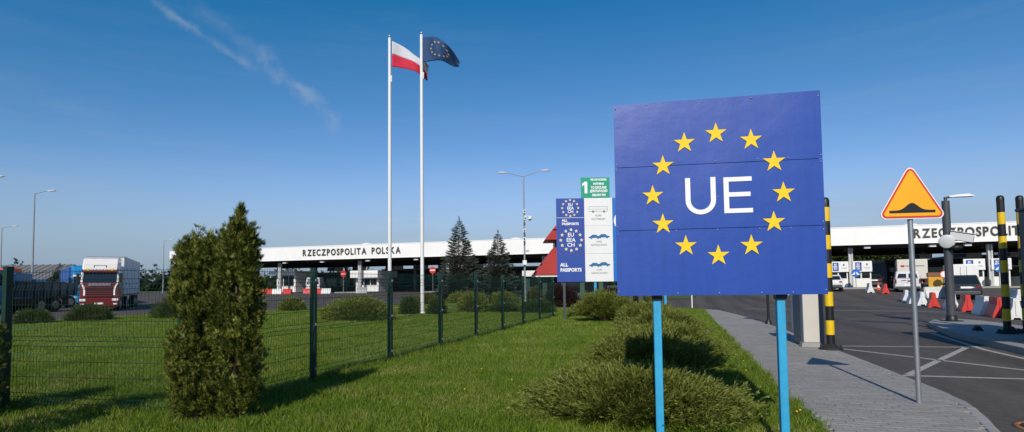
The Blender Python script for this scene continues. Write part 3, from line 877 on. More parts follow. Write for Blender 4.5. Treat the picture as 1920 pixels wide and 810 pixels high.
LB = 'clipped shrubs on the lawn behind the fence'
for lb, x, y, rx, ry, h, n, leaf, shp in (
    ('small low shrub beside the left fence post', -28.3, 18.9, .75, .75, .66, 1500, L_HEDGE, 2.2),
    ('rounded shrub in front of the blue lorry cab', -27.6, 20.9, 1.0, .9, .82, 2000, L_HEDGE, 2.4),
    ('broad rounded shrub to the right of the red lorry', -24.7, 23.3, 1.45, 1.2, 1.2, 2600, L_HEDGE, 2.2),
    ('small round shrub beside the grey drive, right of the thuja', -23.6, 30.8, .80, .8, .82, 1600, L_JUNI, 2.4),
    ('wide low juniper behind the second fence panel', -13.9, 22.5, 1.9, 1.1, 1.05, 4200, L_JUNI, 2.0),
    ('low juniper spilling over left of the wide one', -15.6, 24.4, 1.2, 1.0, .75, 2200, L_JUNI, 2.0),
    ('dark clipped block shrub left of the second flagpole', -13.9, 27.6, .46, .46, .98, 1500, L_HEDGE, 3.2),
    ('dark clipped block shrub right of the second flagpole', -12.4, 27.7, .46, .46, .90, 1500, L_HEDGE, 3.2),
    ('low golden hedge behind the second flagpole', -19.4, 41.3, 1.0, .6, .85, 1600, L_GOLD, 3.0),
    ('bushy round shrub behind the fence post below the tall spruce', -11.3, 30.1, .85, .85, 1.15, 2200, L_JUNI, 2.4),
    ('low dark shrub beneath the smaller spruce', -9.5, 30.2, .9, .8, .52, 1600, L_HEDGE, 2.6),
    ('low wide dark shrub by the last fence panels', -7.35, 29.3, .95, .9, .72, 1900, L_HEDGE, 2.4),
    ('golden leafy shrub at the foot of the double street lamp', -11.4, 44.6, .65, .65, 1.35, 1700, L_GOLD, 2.0),
    ('green shrub left of the golden one below the double lamp', -13.6, 43.0, 1.4, 1.0, 1.0, 2000, L_JUNI, 2.0),
    ('low green shrub at the foot of the tall spruce', -17.4, 44.0, 1.3, 1.0, .95, 1900, L_JUNI, 2.0),
    ('dark purple leaved bush under the information board', -7.6, 36.5, 1.25, 1.0, 1.5, 2600, L_PURP, 2.0),
    ('second dark purple bush behind the information board legs', -4.6, 38.0, 1.2, 1.0, 1.25, 2200, L_PURP, 2.0),
    ('dark green bush behind the information board near the side road', -2.6, 33.6, .9, .9, 1.0, 1900, L_HEDGE, 2.0),
):
    bush('shrub', lb, 'shrub', (x, y, gz(y) - .02), rx, ry, h, n, .26 if leaf is not L_HEDGE else .2, leaf, FEA2 if y > 26 else None, seed=int(abs(x * 37 + y * 11)), shape=shp, group=LB, up=.5, amp=.06)


def spruce(label, loc, h, rb, n_tier, seed, nsp=9, leaf=None, name='spruce_tree', group=None):
    r = np.random.default_rng(seed); t = thing(name, label, 'tree', loc, 0, group); leaf = leaf or L_SPR
    Ps, Ds, Ss = [], [], []; br = MB()
    nbr = n_tier * 9
    for k in range(nbr):
        f = ((k + r.uniform(0, 1)) / nbr) ** 1.25; z = h * (0.04 + 0.91 * f); L = rb * (1 - f) ** .9 * (1 + .12 * math.sin(f * 31 + seed)) + .07
        for i in range(1):
            a = k * 2.39996 + r.uniform(-.35, .35); l = L * r.uniform(.70, 1.15)
            up = .28 * l * f - .10 * l * (1 - f)
            e = np.array([math.cos(a) * l, math.sin(a) * l, z + up])
            b = np.array([0, 0, z]); m = (b + e) / 2 + np.array([0, 0, -.07 * l])
            br.cyl(b, m, .03 * (1 - f) + .008, .02 * (1 - f) + .006, 4); br.cyl(m, e, .02 * (1 - f) + .006, .004, 4)
            ns = max(5, int(nsp * .62 * l))
            s = np.sqrt(r.uniform(.02, 1, ns))
            p = np.where(s[:, None] < .5, b + (m - b) * (s[:, None] * 2), m + (e - m) * (s[:, None] * 2 - 1))
            side = np.stack([-math.sin(a) * np.ones(ns), math.cos(a) * np.ones(ns), np.zeros(ns)], 1) * r.choice([-1, 1], ns)[:, None]
            lat = r.uniform(0, .42, ns) * l * (1.15 - s)
            p = p + side * lat[:, None]; p[:, 2] -= lat * .12
            Ps.append(p); Ds.append(np.array([math.cos(a), math.sin(a), .05]) + side * r.uniform(.1, .8, ns)[:, None] + r.normal(size=(ns, 3)) * .15 + np.array([0, 0, .12]))
            Ss.append(r.uniform(.26, .46, ns) * (.6 + .4 * (1 - f)))
    m = 30; zz = r.uniform(.9, 1.0, m); Ps.append(np.stack([r.normal(size=m) * .02, r.normal(size=m) * .02, zz * h], 1)); Ds.append(np.stack([r.normal(size=m) * .5, r.normal(size=m) * .5, np.ones(m)], 1)); Ss.append(r.uniform(.12, .25, m))
    P, D, S = np.concatenate(Ps), np.concatenate(Ds), np.concatenate(Ss)
    V, F = scatter(FEA2[0], FEA2[1], P, D, S, r.uniform(0, 6.28, len(P)))
    link('crown', np_mesh('crown', V, F, [leaf]), t)
    part('trunk', trunk_mb(h, .11 * h / 8, seed=seed), M_BARK, t)
    part('branches', br, M_BARK, t)['kind'] = 'stuff'
    return t


SG = 'blue spruces before the canopy'
spruce('taller blue spruce right of the flagpoles', (-20.0, 50.0, gz(50) - .05), 7.7, 2.35, 30, 31, 60, group=SG)
spruce('smaller blue spruce next to the double street lamp', (-17.2, 53.0, gz(53) - .05), 6.4, 2.05, 28, 32, 60, group=SG)
spruce('dark conifer behind the tipper lorries by the grey roofed building', (-65.8, 46.5, 0), 4.3, 1.5, 16, 33, 60, L_FOR, 'conifer')


def leafy_tree(label, loc, h, r_, n, seed, leaf, group):
    r = np.random.default_rng(seed); t = thing('leafy_tree', label, 'tree', loc, 0, group)
    cl = []
    for i in range(9):
        u = r.normal(size=3); u /= np.linalg.norm(u); cl.append((u * np.array([r_, r_, h * .28]) * r.uniform(.4, .8) + np.array([0, 0, h * .64]), r.uniform(.35, .6) * r_))
    Ps, Ds = [], []
    for c, q in cl:
        u = r.normal(size=(n // 9, 3)); u /= np.linalg.norm(u, axis=1, keepdims=True)
        Ps.append(c + u * q * r.uniform(.5, 1, (len(u), 1)) ** .5); Ds.append(u + r.normal(size=u.shape) * .5 + np.array([0, 0, .2]))
    P, D = np.concatenate(Ps), np.concatenate(Ds)
    V, F = scatter(FAN[0], FAN[1], P, D, r.uniform(.25, .55, len(P)), r.uniform(0, 6.28, len(P)))
    link('crown', np_mesh('crown', V, F, [leaf]), t)
    mb = trunk_mb(h * .7, .16, seed=seed)
    for c, q in cl: mb.cyl((0, 0, h * .35), tuple(c), .06, .02, 6)
    part('trunk', mb, M_BARK, t)
    return t


TG = 'trees behind the canopy'
for lb, x, y, h, r_ in (('dark leafy tree seen between the booth signs and the box lorry', 27.5, 104, 8.0, 3.2), ('darker tree left of it behind the first booths', 24.5, 108, 7.0, 3.0), ('bushy tree behind the box lorry', 31.5, 106, 7.4, 3.2), ('tree seen through the canopy gap left of the hump sign post', 20.0, 110, 6.4, 3.0)):
    leafy_tree(lb, (x, y, .6), h, r_, 2700, int(x * 9 + y), L_TREE, TG)

# far forest along the horizon, one mass
r = np.random.default_rng(77); Ps, Ds, Ss = [], [], []
nt_ = 1500
ang = r.uniform(R_(-75), R_(60), nt_); rad = r.uniform(230, 330, nt_)
for a, q in zip(ang, rad):
    h = r.uniform(5.0, 9.0) * (1.0 if r.uniform() < .8 else 1.2); m = 46; k = r.uniform(0, 1, m) ** 1.4; w = (1 - k) ** .8 * h * .26 + .3
    aa = r.uniform(0, 6.28, m)
    Ps.append(np.stack([math.sin(a) * q + np.cos(aa) * w, math.cos(a) * q + np.sin(aa) * w, k * h], 1)); Ds.append(np.stack([np.cos(aa), np.sin(aa), np.full(m, .6)], 1)); Ss.append(r.uniform(1.2, 2.6, m) * (1.1 - .6 * k))
P, D, S = np.concatenate(Ps), np.concatenate(Ds), np.concatenate(Ss)
V, F = scatter(FAN[0], FAN[1], P, D, S, r.uniform(0, 6.28, len(P)))
o = link('far_forest', np_mesh('far_forest', V, F, [L_FOR])); o['kind'] = 'stuff'; tag(o, 'dark line of distant forest along the horizon', 'forest')


# ------------------------------------------------------------------ grass blades (nobody could count them)
def in_view(x, y, m=170):
    """rough frustum of the photograph with a wide margin, so that a step aside still shows grass"""
    dx = x * _F.x + y * _F.y; rx = x * _R0.x + y * _R0.y
    px = 960 + 1080 * rx / np.maximum(dx, .1)
    return (dx > 3.2) & (px > -m - 350 / np.maximum(dx, 1) * 2) & (px < 1920 + m)
def blades(N, y0, y1, x0, hmin, hmax, w, detail, seed):
    r = np.random.default_rng(seed)
    y = r.uniform(y0, y1, N); xr = np.array([LAWN_R(q) for q in np.linspace(y0, y1, 400)]); xl = np.array([LAWN_L(q) for q in np.linspace(y0, y1, 400)])
    g = np.linspace(y0, y1, 400); XR = np.interp(y, g, xr) + r.uniform(-.02, .035, N); XL = np.maximum(np.interp(y, g, xl), x0)
    x = XL + (XR - XL) * r.uniform(0, 1, N)
    k = in_view(x, y); k &= ~((y > 34.6) & (y < 36.2) & (x < -4) & (x > -23.8))
    x, y = x[k], y[k]; n = len(x)
    h = r.uniform(hmin, hmax, n); a = r.uniform(0, 6.28, n); b = r.uniform(.15, .75, n)
    # patches of taller growth
    pt = np.sin(x * 1.7 + np.sin(y * 1.3) * 1.5) * np.sin(y * 1.9 + x * .6); h *= 1 + .28 * pt
    near = (np.abs(x + 5.68) < .16); h[near] *= 1.5
    ca, sa = np.cos(a), np.sin(a); fa = r.uniform(0, 6.28, n); wx, wy = np.cos(fa) * w, np.sin(fa) * w
    z0 = gzv(y) - .025
    B = np.stack([x, y, z0], 1); W = np.stack([wx, wy, np.zeros(n)], 1); T = np.stack([ca * b, sa * b, np.ones(n)], 1)
    if detail:
        mid = B + np.stack([ca * b * h * .22, sa * b * h * .22, h * .6], 1); tip = B + np.stack([ca * b * h, sa * b * h, h], 1)
        V = np.stack([B - W, B + W, mid + W * .8, mid - W * .8, tip], 1).reshape(-1, 3)
        f = np.array([[0, 1, 2], [0, 2, 3], [3, 2, 4]])
        F = (f[None] + (np.arange(n) * 5)[:, None, None]).reshape(-1, 3)
    else:
        tip = B + T * h[:, None]
        V = np.stack([B - W, B + W, tip], 1).reshape(-1, 3); F = np.arange(n * 3).reshape(-1, 3)
    return V, F
sets = [blades(260000, 3.6, 10.0, -14, .05, .105, .0035, True, 1), blades(230000, 10.0, 18, -24, .05, .10, .006, False, 2), blades(250000, 18, 34, -30, .05, .09, .011, False, 3), blades(120000, 34, 49, -30, .05, .09, .018, False, 4)]
def tufts(seed):
    """unmown tufts: round the shrubs, along the fence and the pavement edge, a few in the open lawn"""
    r = np.random.default_rng(seed); C = []
    for _ in range(70): C.append((-5.68 + r.normal() * .10, r.uniform(5.4, 16)))
    for _ in range(46): a = r.uniform(0, 6.28); q = r.uniform(.30, .75); C.append((-5.2 + math.cos(a) * q * 1.15, 5.40 + math.sin(a) * q))
    for _ in range(26): C.append((-5.68 - r.uniform(0, 2.5), 5.30 + r.normal() * .1))
    for _ in range(90): y = r.uniform(5, 20); C.append((float(LAWN_R(y)) - abs(r.normal()) * .10, y))
    for _ in range(70): C.append((r.uniform(-5, 1.0), r.uniform(5.5, 15)))
    Vv = []
    for cx_, cy_ in C:
        n = int(r.uniform(14, 40)); h = r.uniform(.08, .19) * r.uniform(.6, 1.1, n); a = r.uniform(0, 6.28, n); b = r.uniform(.2, .9, n); w = .004
        x = cx_ + r.normal(size=n) * .035; y = cy_ + r.normal(size=n) * .035; fa = r.uniform(0, 6.28, n)
        B = np.stack([x, y, np.full(n, -.025)], 1); W = np.stack([np.cos(fa) * w, np.sin(fa) * w, np.zeros(n)], 1)
        mid = B + np.stack([np.cos(a) * b * h * .3, np.sin(a) * b * h * .3, h * .62], 1); tip = B + np.stack([np.cos(a) * b * h * 1.1, np.sin(a) * b * h * 1.1, h], 1)
        Vv.append(np.stack([B - W, B + W, mid + W * .8, mid - W * .8, tip], 1).reshape(-1, 3))
    V = np.concatenate(Vv); n = len(V) // 5
    return V, (np.array([[0, 1, 2], [0, 2, 3], [3, 2, 4]])[None] + (np.arange(n) * 5)[:, None, None]).reshape(-1, 3)
sets.append(tufts(9))
Vs, Fs, o_ = [], [], 0
for V, F in sets: Vs.append(V); Fs.append(F + o_); o_ += len(V)
o = link('grass', np_mesh('grass', np.concatenate(Vs), np.concatenate(Fs), [L_GRASS])); o['kind'] = 'stuff'
tag(o, 'bright green lawn grass on both sides of the fence', 'grass')

# dandelions dotted in the near grass
M_DAND = mat('dandelion', (0.75, 0.45, 0.01), 0.6, var=0.15, vscale=60)
mb = MB(); mb.lathe([(0.0, .011), (.009, .009), (.015, .004), (.013, -.002), (0.005, -.005)], n=10)
DF = mb.mesh('flower_head', [M_DAND]); mb = MB(); mb.cyl((0, 0, -.09), (0, 0, -.003), .0025, n=5); DS = mb.mesh('stalk', [mat('stalk', (.12, .16, .03))])
for x, y in [(1.14, 7.0), (1.19, 7.1), (.98, 11.2), (-3.6, 12.4), (-3.3, 9.2), (-4.3, 14.5), (-2.9, 7.4), (-2.5, 8.3), (-3.0, 17.0), (.7, 8.9), (-2.1, 13.6), (-4.7, 8.8), (.9, 9.9)]:
    d = thing('dandelion', 'tiny yellow dandelion flower in the near grass', 'flower', (x, y, random.uniform(.065, .09)), random.uniform(0, 6), 'dandelions in the near grass')
    link('flower_head', DF, d); link('stalk', DS, d)

# ------------------------------------------------------------------ flagpoles and flags
FG = 'white flagpoles on the lawn'
for lb, x, y, h in (('left white flagpole carrying the white and red flag', -14.92, 27.37, 14.98), ('right white flagpole carrying the dark blue starred flag', -13.34, 28.0, 15.2)):
    t = thing('flagpole', lb, 'flagpole', (x, y, 0), 0, FG)
    mb = MB(); mb.cyl((0, 0, -.2), (0, 0, h * .5), .098, .092, 18); mb.cyl((0, 0, h * .5), (0, 0, h - .1), .092, .080, 18); part('pole', mb, M_WHITE, t)
    mb = MB(); mb.lathe([(0, .10), (.045, .07), (.06, .0), (.045, -.07), (0, -.1)], (0, 0, h), 12); part('finial', mb, M_GALV, t)
    mb = MB(); mb.lathe([(.17, -.04), (.17, .05), (.10, .08), (.09, .35), (.088, .36)], n=16); part('base_collar', mb, M_WHITE, t)
    mb = MB(); mb.cyl((.085, -.03, 1.2), (.07, -.03, h - .5), .006, n=4); part('halyard', mb, M_GALV, t)
    mb = MB(); mb.cyl((.12, -.03, h - 2.55), (.12, -.03, h - 2.2), .035, .05, 8); part('halyard_weight', mb, M_WHITE, t)


def flag_surface(w, h, droop, ph, curl, amp):
    def f(u, v):
        # u along the fly, v down the hoist
        x = w * u * (1 - .10 * u); z = -h * v * (1 - curl * u) - droop * u ** 1.15
        a = amp * u ** .8
        y = a * math.sin(5.2 * u + 1.6 * v + ph) + .35 * a * math.sin(11 * u - 3 * v + ph)
        return Vector((x + .04 * math.sin(9 * u + 4 * v) * u, y, z))
    return f
def flag_grid(f, u0, u1, v0, v1, nu, nv, m, jag=None):
    V, F = [], []
    for side in (0, 1):
        for j in range(nv + 1):
            for i in range(nu + 1):
                u = u0 + (u1 - u0) * i / nu; v = v0 + (v1 - v0) * j / nv
                if jag and i == nu: u += jag(j)
                p = f(u, v); V.append((p.x, p.y + (.004 if side else -.004), p.z))
    k = (nu + 1) * (nv + 1)
    for j in range(nv):
        for i in range(nu):
            a = j * (nu + 1) + i; b = a + 1; d = a + nu + 1; c = d + 1
            F.append((a, d, c, b)); F.append((k + a, k + b, k + c, k + d))
    for i in range(nu):
        F.append((i, i + 1, k + i + 1, k + i)); a = nv * (nu + 1) + i; F.append((a, k + a, k + a + 1, a + 1))
    for j in range(nv):
        a = j * (nu + 1); d = a + nu + 1; F.append((a, k + a, k + d, d)); F.append((a + nu, d + nu, k + d + nu, k + a + nu))
    return np_mesh('cloth', V, F, [m], True)
M_FW = mat('flag_white', (.62, .62, .66), .8, var=.06); M_FR = mat('flag_red', (.58, .015, .045), .8, var=.12); M_FB = mat('flag_blue', (.012, .050, .15), .75, var=.2)
fl = thing('national_flag', 'white over red flag blowing from the left flagpole', 'flag', (-14.84, 27.42, 14.72), R_(34))
fs = flag_surface(2.2, 1.42, .95, .4, .30, .20)
def fs2(u, v):
    p = fs(u, v); p.z -= .30 * math.sin(PI * u * .5) ** 2 * (1 - v); p.z += .10 * math.sin(PI * u); return p
link('white_stripe', flag_grid(fs2, 0.015, 1, 0, .5, 26, 8, M_FW), fl)
link('red_stripe', flag_grid(fs2, 0.015, 1, .5, 1, 26, 8, M_FR, lambda j: .012 * math.sin(j * 2.3)), fl)
fe = thing('starred_flag', 'dark blue flag with ring of yellow stars blowing from the right flagpole', 'flag', (-13.28, 27.97, 14.95), R_(12))
f0 = flag_surface(2.2, 1.45, .60, 1.9, .62, .40)
def fs3(u, v):
    p = f0(u, v); p.z -= .75 * u * u * (1 - .35 * v) - .22 * math.sin(PI * u) * (1 - v); return p
link('cloth', flag_grid(fs3, 0.015, 1, 0, 1, 34, 18, M_FB, lambda j: .02 * math.sin(j * 1.9)), fe)
for k in range(12):
    cu, cv = .46 + .22 * math.sin(2 * PI * k / 12), .50 + .30 * math.cos(2 * PI * k / 12)
    for sgn in (-1,):
        V = []
        for a, b in star_pts(.082):
            p = fs3(cu + a / 2.2, cv - b / 1.48); V.append((p.x, p.y + sgn * .012, p.z))
        me = bpy.data.meshes.new('star'); me.from_pydata(V + [(x, y_ + .006, z) for x, y_, z in V], [], [tuple(range(10)), tuple(reversed(range(10, 20)))] + [(i, 10 + i, 10 + (i + 1) % 10, (i + 1) % 10) for i in range(10)])
        me.materials.append(mat('flag_star', (.50, .40, .12), .7)); link('star', me, fe)


# ------------------------------------------------------------------ street lamps
def lamp_head_mb(x, z, sgn=1):
    mb = MB()
    L = .78
    for a0, a1, w0, w1, h0, h1 in ((0, .22, .06, .12, .05, .08), (.22, .60, .12, .15, .08, .10), (.60, L, .15, .08, .10, .04)):
        V = [(x + sgn * a0, -w0, z), (x + sgn * a0, w0, z), (x + sgn * a0, w0 * .6, z + h0), (x + sgn * a0, -w0 * .6, z + h0), (x + sgn * a1, -w1, z), (x + sgn * a1, w1, z), (x + sgn * a1, w1 * .6, z + h1), (x + sgn * a1, -w1 * .6, z + h1)]
        mb._add(V, [(0, 1, 2, 3), (7, 6, 5, 4), (0, 4, 5, 1), (1, 5, 6, 2), (2, 6, 7, 3), (3, 7, 4, 0)])
    return mb
M_LH = mat('lamp_housing', (.50, .51, .52), .4, var=.05)
LG = 'street lamps around the border post'
def street_lamp(label, loc, h, arms, rz=0.0, r0=.085):
    t = thing('street_lamp', label, 'street lamp', loc, rz, LG)
    mb = MB(); mb.cyl((0, 0, -.1), (0, 0, h), r0, .045, 12); mb.cyl((0, 0, -.05), (0, 0, 1.1), r0 * 1.25, r0 * 1.2, 12); part('pole', mb, M_STEELP, t)
    for sgn, ln, rise in arms:
        mb = MB(); mb.cyl((0, 0, h - .05), (sgn * ln, 0, h + rise), .032, .028, 8); part('arm', mb, M_STEELP, t)
        hd = part('lamp_head', lamp_head_mb(sgn * (ln - .08), h + rise - .02, sgn), M_LH, t, .01)
        mb = MB(); a, b = sorted((sgn * (ln + .15), sgn * (ln + .58))); mb.frustum((a, b, -.11, .11), (a, b, -.12, .12), h + rise - .055, h + rise - .022); part('lens', mb, M_LAMP, hd)
    return t
street_lamp('single-arm street lamp behind the tipper lorries on the left', (-52.7, 35.0, 0), 9.7, [(1, 1.0, .22)], R_(20), .10)
street_lamp('farthest left street lamp, thin and low in the sky', (-84.6, 52.4, 0), 9.6, [(1, 1.3, .2)], R_(20), .10)
street_lamp('street lamp of which only the head enters at the left edge', (-48.9, 28.5, 0), 9.5, [(1, 1.25, .25)], R_(20), .10)
street_lamp('faint distant street lamp left of the white canopy end', (-88.9, 80.6, .6), 9.4, [(1, .9, .2)], R_(20), .10)
dl = street_lamp('double-arm street lamp with cameras on its pole', (-11.8, 43.0, .02), 9.9, [(-1, 1.35, .28), (1, 1.35, .42)], R_(16))
for z, dx in ((7.1, .05), (6.55, .08), (5.6, .02), (4.95, .0)):
    mb = MB(); mb.box(dx - .10, dx + .10, -.26, -.06, z - .13, z + .13); mb.box(dx - .06, dx + .06, -.28, -.259, z - .08, z + .08, 1); part('control_box', mb, [M_WHITE, M_DGREY], dl, .015)
mb = MB(); mb.cyl((0, -.05, 6.75), (.42, -.05, 6.75), .025, n=8); mb.lathe([(0, .16), (.09, .13), (.13, .0), (.12, -.1)], (.45, -.05, 6.6), 12); mb.lathe([(.12, -.1), (.09, -.19), (0, -.22)], (.45, -.05, 6.6), 12, 1); part('dome_camera', mb, [M_WHITE, M_GLASS], dl)
for z in (5.25, 4.62, 6.15):
    mb = MB(); mb.box(-.05, .09, -.14, -.05, z - .1, z + .1); part('junction_box', mb, M_DGREY, dl)
mb = MB(); mb.box(.02, .34, -.12, -.10, 3.95, 4.1); part('small_plate', mb, M_GALV, dl)
mb = MB(); mb.box(-.16, .16, -.32, -.07, 2.95, 3.3); part('cabinet', mb, M_WHITE, dl, .02)

# ------------------------------------------------------------------ information board
ib = thing('information_board', 'tall lane board with blue and white panels and green sign on top', 'sign', (-5.14, 23.87, 0), R_(16.6))
CW = 1.195; IZ0, IZ1 = 1.565, 5.12
M_IBL = mat('info_blue', (.028, .075, .34), .4, var=.06); M_IB2 = mat('info_azure', (.010, .16, .52), .4, var=.06); M_IWH = mat('info_white', (.80, .80, .78), .45, var=.03); M_GRN = mat('info_green', (.004, .33, .19), .45, var=.06)
M_TXT = mat('text_grey', (.20, .21, .23), .5); M_PIC = mat('pictogram_blue', (.02, .14, .34), .5); M_SILV = mat('star_pale', (.78, .66, .40), .4)
zs = [IZ0, IZ0 + 1.19, IZ0 + 2.37, IZ1]
for c, m in ((0, M_IBL), (1, M_IWH), (2, M_IB2), (3, M_IB2)):
    for k in range(3):
        mb = MB(); mb.box(c * CW + .004, c * CW + CW - .004, 0, .03, zs[k] + .004, zs[k + 1] - .004); part('panel', mb, m, ib)
def ring(cx, cz, R, rs, nm='star_ring'):
    mb = MB()
    for k in range(12):
        mb.prism([(cx + R * math.sin(PI * k / 6) + a, cz + R * math.cos(PI * k / 6) + b) for a, b in star_pts(rs, rs * .5)], 'y', -.009, -.004)
    part(nm, mb, M_SILV, ib)
ring(.60, IZ1 - .42, .34, .062); ring(.62, zs[1] + .58, .44, .080)
for s, z, q in (('EU', IZ1 - .28, .17), ('EEA', IZ1 - .43, .17), ('CH', IZ1 - .58, .17), ('EU', zs[1] + .80, .23), ('EEA', zs[1] + .58, .23), ('CH', zs[1] + .37, .23)):
    text('lettering', s, q, (.61, -.006, z), M_LETW, ib, bold=.004)
mb = MB(); mb.box(.02, CW - .02, -.008, -.004, IZ1 - .84, IZ1 - .825); part('rule', mb, M_LETW, ib)
text('lettering', 'ALL', .14, (.24, -.006, IZ1 - .95), M_LETW, ib, bold=.006, align='LEFT'); text('lettering', 'PASSPORTS', .14, (.24, -.006, IZ1 - 1.10), M_LETW, ib, bold=.006, align='LEFT')
text('lettering', 'ALL', .20, (.14, -.006, IZ0 + .72), M_LETW, ib, bold=.008, align='LEFT'); text('lettering', 'PASSPORTS', .20, (.14, -.006, IZ0 + .50), M_LETW, ib, bold=.008, align='LEFT', sx=.88)
def car_pict(cx, cz, w, m):
    mb = MB(); pr = [(-.5, 0), (-.5, .10), (-.36, .13), (-.20, .27), (.14, .27), (.30, .14), (.5, .10), (.5, 0)]
    top_ = pr[1:-1]
    for a, b in zip(top_[:-1], top_[1:]):
        mb._add([(cx + a[0] * w, -.006, cz), (cx + b[0] * w, -.006, cz), (cx + b[0] * w, -.006, cz + b[1] * w), (cx + a[0] * w, -.006, cz + a[1] * w)], [(0, 1, 2, 3)])
    for x in (-.28, .28): mb.cyl((cx + x * w, -.009, cz), (cx + x * w, -.0065, cz), .085 * w, n=14)
    part('car_pictogram', mb, m, ib)
def bus_pict(cx, cz, w):
    mb = MB(); t_ = .012
    mb.box(cx - w / 2, cx + w / 2, -.006, -.003, cz + .20, cz + .20 + t_); mb.box(cx - w / 2, cx + w / 2, -.006, -.003, cz, cz + t_)
    mb.box(cx - w / 2, cx - w / 2 + t_, -.006, -.003, cz, cz + .2); mb.box(cx + w / 2 - t_, cx + w / 2, -.006, -.003, cz, cz + .2); mb.box(cx - w / 2, cx + w / 2, -.006, -.003, cz + .10, cz + .108)
    for x in (-.28, .30): mb.cyl((cx + x * w, -.009, cz), (cx + x * w, -.003, cz), .05, n=12)
    part('bus_pictogram', mb, M_TXT, ib)
bus_pict(CW + .60, IZ1 - .58, .80)
text('lettering', 'BUSES', .10, (CW + .6, -.006, IZ1 - .75), M_TXT, ib); text('lettering', 'AUTOBUSY', .12, (CW + .6, -.006, IZ1 - .90), M_TXT, ib)
for zc in (zs[1], zs[0]):
    car_pict(CW + .42, zc + .66, .50, M_PIC); car_pict(CW + .80, zc + .68, .52, M_PIC)
    text('lettering', 'CARS', .10, (CW + .6, -.006, zc + .50), M_TXT, ib); text('lettering', 'SAMOCHODY', .11, (CW + .6, -.006, zc + .36), M_TXT, ib)
mb = MB(); mb.prism(arc(2 * CW + .45, zs[2] + .20, .40, .40, PI * .75, PI * 1.25, 8) + arc(2 * CW + .45, zs[2] + .20, .30, .30, PI * 1.25, PI * .75, 8), 'y', -.008, -.003); part('ring_mark', mb, M_LETW, ib)
mb = MB(); mb.box(CW - .12, 2 * CW - .10, -.01, .03, IZ1 + .01, IZ1 + .88); gs = part('green_panel', mb, M_GRN, ib, .01)
mb = MB(); mb.box(CW + .03, CW + .15, -.016, -.011, IZ1 + .20, IZ1 + .70); mb._add([(CW - .07, -.0155, IZ1 + .50), (CW + .03, -.0155, IZ1 + .58), (CW + .03, -.0155, IZ1 + .70), (CW - .07, -.0155, IZ1 + .60), (CW - .07, -.0112, IZ1 + .50), (CW + .03, -.0112, IZ1 + .58), (CW + .03, -.0112, IZ1 + .70), (CW - .07, -.0112, IZ1 + .60)], [(0, 1, 2, 3), (0, 4, 5, 1), (2, 6, 7, 3), (3, 7, 4, 0)]); part('numeral', mb, M_LETW, gs, label='white numeral 1')
for s, z, q in (('NIC DO OCLENIA', .78, .105), ('NOTHING', .60, .12), ('TO DECLARE', .44, .14), ('ДЕКЛАРАЦИЯ', .29, .135), ('ZIELONY PAS', .12, .12)):
    text('lettering', s, q, (CW + .63, -.016, IZ1 + z), M_LETW, gs, bold=.007, sx=.80)
for x in (.30, CW + .42, 3 * CW + .98):
    mb = MB(); mb.box(x - .05, x + .05, .05, .15, -.2, IZ1 - .1); part('post', mb, M_POSTB if x > 1 else M_DGREY, ib)
for x in (2.6 * CW, 2.95 * CW):
    mb = MB(); mb.box(x - .09, x + .09, .06, .2, -.2, IZ1 - .3); part('brace', mb, M_DGREY, ib)
for z in (IZ0 + .2, IZ0 + 1.7, IZ1 - .2):
    mb = MB(); mb.box(.05, 4 * CW - .05, .031, .049, z - .04, z + .04); part('rail', mb, M_DGREY, ib)

# ------------------------------------------------------------------ striped bollards, camera pole, kiosks
def striped_post(label, x, y, z0, h, r=.085, first=0, band=.31):
    t = thing('striped_bollard', label, 'bollard', (x, y, z0), 0, 'black and yellow striped posts')
    z = 0.0; k = first
    z = .32
    mb = MB(); mb.cyl((0, 0, 0), (0, 0, .32), r * .99, n=18); part('foot', mb, M_BLACK, t)
    while z < h - .25:
        z1 = min(z + band, h - .14); mb = MB(); mb.cyl((0, 0, z), (0, 0, z1), r, n=18)
        part('yellow_band' if k % 2 == 0 else 'black_band', mb, M_YEL if k % 2 == 0 else M_BLACK, t); z = z1; k += 1
    mb = MB(); mb.lathe([(r * 1.02, z), (r * 1.02, h - .07), (r * .8, h - .02), (r * .4, h), (0, h + .004)], n=18); part('cap', mb, M_BLACK, t)
    mb = MB(); mb.lathe([(.24, 0), (.24, .02), (.20, .05), (.12, .09), (r, .12)], n=18); part('base_plate', mb, M_RUB, t)
    for i in range(6):
        a = 2 * PI * i / 6; mb = MB(); mb.cyl((.19 * math.cos(a), .19 * math.sin(a), .03), (.19 * math.cos(a), .19 * math.sin(a), .10), .028, .02, 6); part('bolt', mb, M_RUB, t)
    return t
striped_post('black and yellow striped post beside the big blue board', 3.02, 14.09, 0, 3.33)
striped_post('black and yellow striped post standing on the shaded traffic island', 7.88, 17.8, .09, 3.55)
striped_post('striped post with only its black tip showing above the dark grey kiosk', 8.385, 18.0, .09, 3.55)

kt = thing('gate_terminal', 'beige fronted terminal cabinet beside the striped post, half hidden by the board', 'cabinet', (2.74, 14.56, 0), R_(2))
M_BEI = mat('beige_panel', (.56, .53, .47), .5, var=.05); M_SHADEP = mat('shaded_panel', (.14, .155, .19), .45, var=.08)  # dark blue-grey panel colour has the shade of the cabinet's side in it
mb = MB(); mb.frustum((-.24, .24, -.10, .25), (-.20, .20, -.03, .2), 0, .10); part('plinth', mb, M_CONC, kt, .01)
mb = MB(); mb.box(-.17, .17, -.02, .16, .10, 1.75); part('front_column', mb, M_BEI, kt, .015)
mb = MB(); mb.box(-.185, .30, .16, .95, .04, 1.72); part('housing', mb, M_SHADEP, kt, .015)
mb = MB(); mb.box(-.215, -.186, .93, .96, .30, 1.70); part('door_trim', mb, M_WHITE, kt)
mb = MB(); mb.box(-.27, -.187, .98, 1.03, 1.15, 1.45); mb.box(-.27, -.25, 1.03, 1.10, 1.2, 1.4); part('bracket', mb, M_WHITE, kt)
